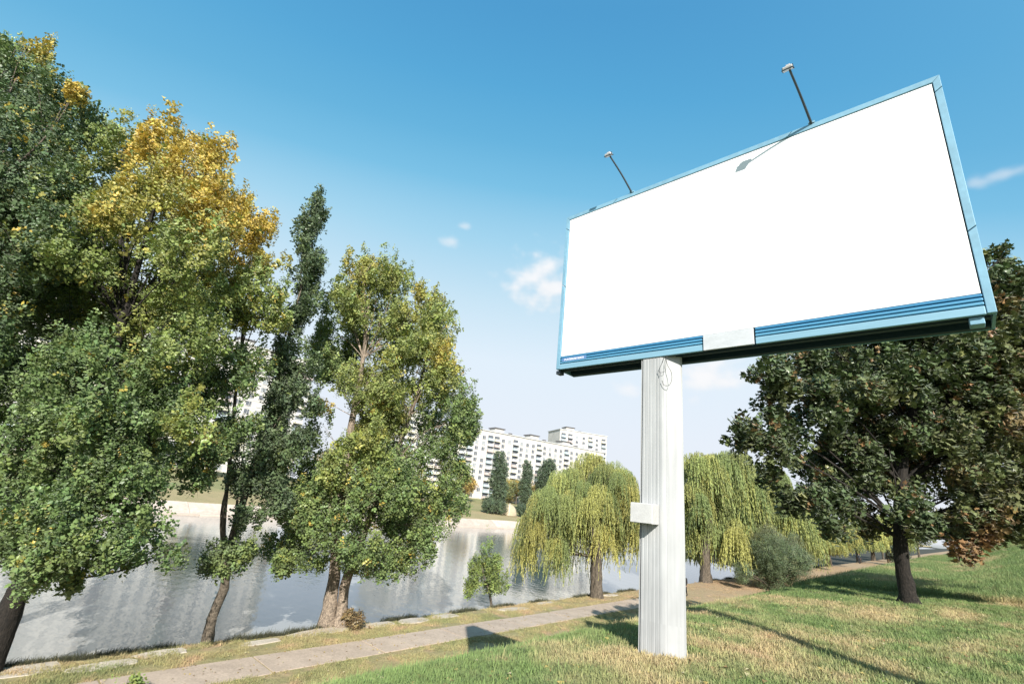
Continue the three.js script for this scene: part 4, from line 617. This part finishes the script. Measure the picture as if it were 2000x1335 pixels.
// ---------------------------------------------------------------- grass and fallen leaves
{
  const blade = (seed, n, h, spread) => { const r = rng(seed), pos = [], idx = []; for (let k = 0; k < n; k++) { const a = r() * 6.283, x = (r() - 0.5) * spread, z = (r() - 0.5) * spread, l = h * (0.5 + 0.7 * r()), w = 0.0035 + 0.002 * r(), b = l * (0.2 + 0.9 * r()), c = Math.cos(a), s = Math.sin(a), o = pos.length / 3; pos.push(x - s * w, 0, z + c * w, x + s * w, 0, z - c * w, x + c * b * 0.35 + s * w * 0.7, l * 0.6, z + s * b * 0.35 - c * w * 0.7, x + c * b * 0.35 - s * w * 0.7, l * 0.6, z + s * b * 0.35 + c * w * 0.7, x + c * b, l * 0.95, z + s * b); idx.push(o, o + 1, o + 2, o, o + 2, o + 3, o + 3, o + 2, o + 4); } return flatGeo(pos, idx); };
  const grassMat = new THREE.MeshPhysicalMaterial({ color: 0xffffff, roughness: 0.9, transmission: 0.2, thickness: 0, side: THREE.DoubleSide });
  const fwd = V(0.68642, 0, -0.65471).normalize(), side = V(0.69, 0, 0.7236);
  const inView = (x, z, m = 1.25) => { const d = x * fwd.x + z * fwd.z, s = x * side.x + z * side.z; return d > 0.8 && Math.abs(s) < d * m + 1; };
  const q = new THREE.Quaternion(), e = new THREE.Euler();
  const sow = (name, label, geos, n, region, size, seed, keep, tint) => {
    const r = rng(seed), sets = geos.map(() => [[], []]);
    for (let i = 0; i < n; i++) {
      const [x, t] = region(r); if (!inView(x, -t) || !keep(x, t, r)) continue;
      const c = tint ?? turf(x, t), b = (0.75 + 0.6 * r()) * 1.05, k = i % geos.length, s = size[0] + (size[1] - size[0]) * r();
      e.set((r() - 0.5) * 0.5, r() * 6.283, (r() - 0.5) * 0.5); q.setFromEuler(e);
      sets[k][0].push(new THREE.Matrix4().compose(V(x, height(x, t) - 0.004, -t), q, V(s, s * (0.7 + 0.6 * r()), s))); sets[k][1].push([c[0] * b, c[1] * b * (0.95 + 0.15 * r()), c[2] * b]);
    }
    sets.forEach(([m, c], k) => { const o = instanced(numbered(name), geos[k], grassMat, m, c); o.userData = { kind: 'stuff', label, category: 'grass' }; });
  };
  const near = (r) => { const d = 2.6 + 40 * Math.pow(r(), 2.0), a = (r() - 0.5) * 1.75; return [fwd.x * Math.cos(a) * d - side.x * -Math.sin(a) * d, -(fwd.z * Math.cos(a) * d - side.z * -Math.sin(a) * d)]; };
  sow('lawn_grass', 'short green and straw coloured grass of the lawn', [blade(1, 9, 0.05, 0.12), blade(2, 8, 0.06, 0.13)], 330000, near, [0.7, 1.35], 301, (x, t, r) => t < 6.4 && t > -12 && (noise(x * 1.4, t * 1.4, 6.6) > -0.45 || r() < 0.4) && !(Math.abs(x - 7.47) < 0.28 && Math.abs(t - 3.37) < 0.34));
  sow('bank_grass', 'dry grass along the path and the canal bank', [blade(3, 9, 0.05, 0.2), blade(4, 9, 0.065, 0.22)], 110000, (r) => { const x = -1 + 80 * Math.pow(r(), 1.5); return [x, (14.5 + 8.9 * r()) * shrink(x)]; }, [0.8, 1.7], 302, (x, t, r) => (Math.abs(t - pathT(x)) > 0.98 || x > 52) && noise(x * 0.6, t * 0.9, 2.6) > -0.1 - 0.1 * r() && r() > 0.8 * smooth(22, 50, x));
  sow('bank_weeds', 'dark weeds overhanging the water along the bank edge', [blade(5, 12, 0.13, 0.3)], 9000, (r) => { const x = -1 + 100 * Math.pow(r(), 1.4); return [x, (23.12 + 0.3 * r()) * shrink(x)]; }, [0.6, 1.7], 303, (x, t, r) => noise(x * 0.6, 4.2) > -0.05, [0.06, 0.06, 0.028]);
  sow('hill_grass', 'longer grass on the rise beyond the maple', [blade(6, 9, 0.11, 0.35), blade(7, 9, 0.13, 0.38)], 90000, (r) => [24 + 75 * Math.pow(r(), 1.4), 6 - 16 * r()], [0.8, 1.6], 304, (x, t, r) => t < 5.6 * shrink(x));
  // fallen leaves
  const r = rng(310), mats = [], cols = [];
  for (let i = 0; i < 5200; i++) { const [x, t] = i % 3 ? near(r) : [-1 + 60 * r(), 15 + 8 * r()]; if (!inView(x, -t) || t > 23 * shrink(x)) continue; const on = Math.abs(t - pathT(x)) < 0.95, y = on ? pathY(x) + 0.02 : height(x, t) + 0.03; e.set((r() - 0.5) * 0.9 - 1.57, r() * 6.28, (r() - 0.5) * 0.9, 'YXZ'); q.setFromEuler(e); const s = 0.6 + r() * 0.7; mats.push(new THREE.Matrix4().compose(V(x, y, -t), q, V(s, s, s))); const k = r(); cols.push(k < 0.4 ? [0.42, 0.31, 0.09] : k < 0.75 ? [0.25, 0.15, 0.06] : [0.5, 0.43, 0.25]); }
  const [p, ix] = leafShape(0.075, 0.065, 0.015), o = instanced('fallen_leaves', flatGeo(p, ix), leafMat({ transmission: 0.1, clearcoat: 0 }), mats, cols); o.userData = { kind: 'stuff', label: 'scattered yellow and brown fallen leaves on grass and path', category: 'leaves' };
}
renderer.render(scene, camera);
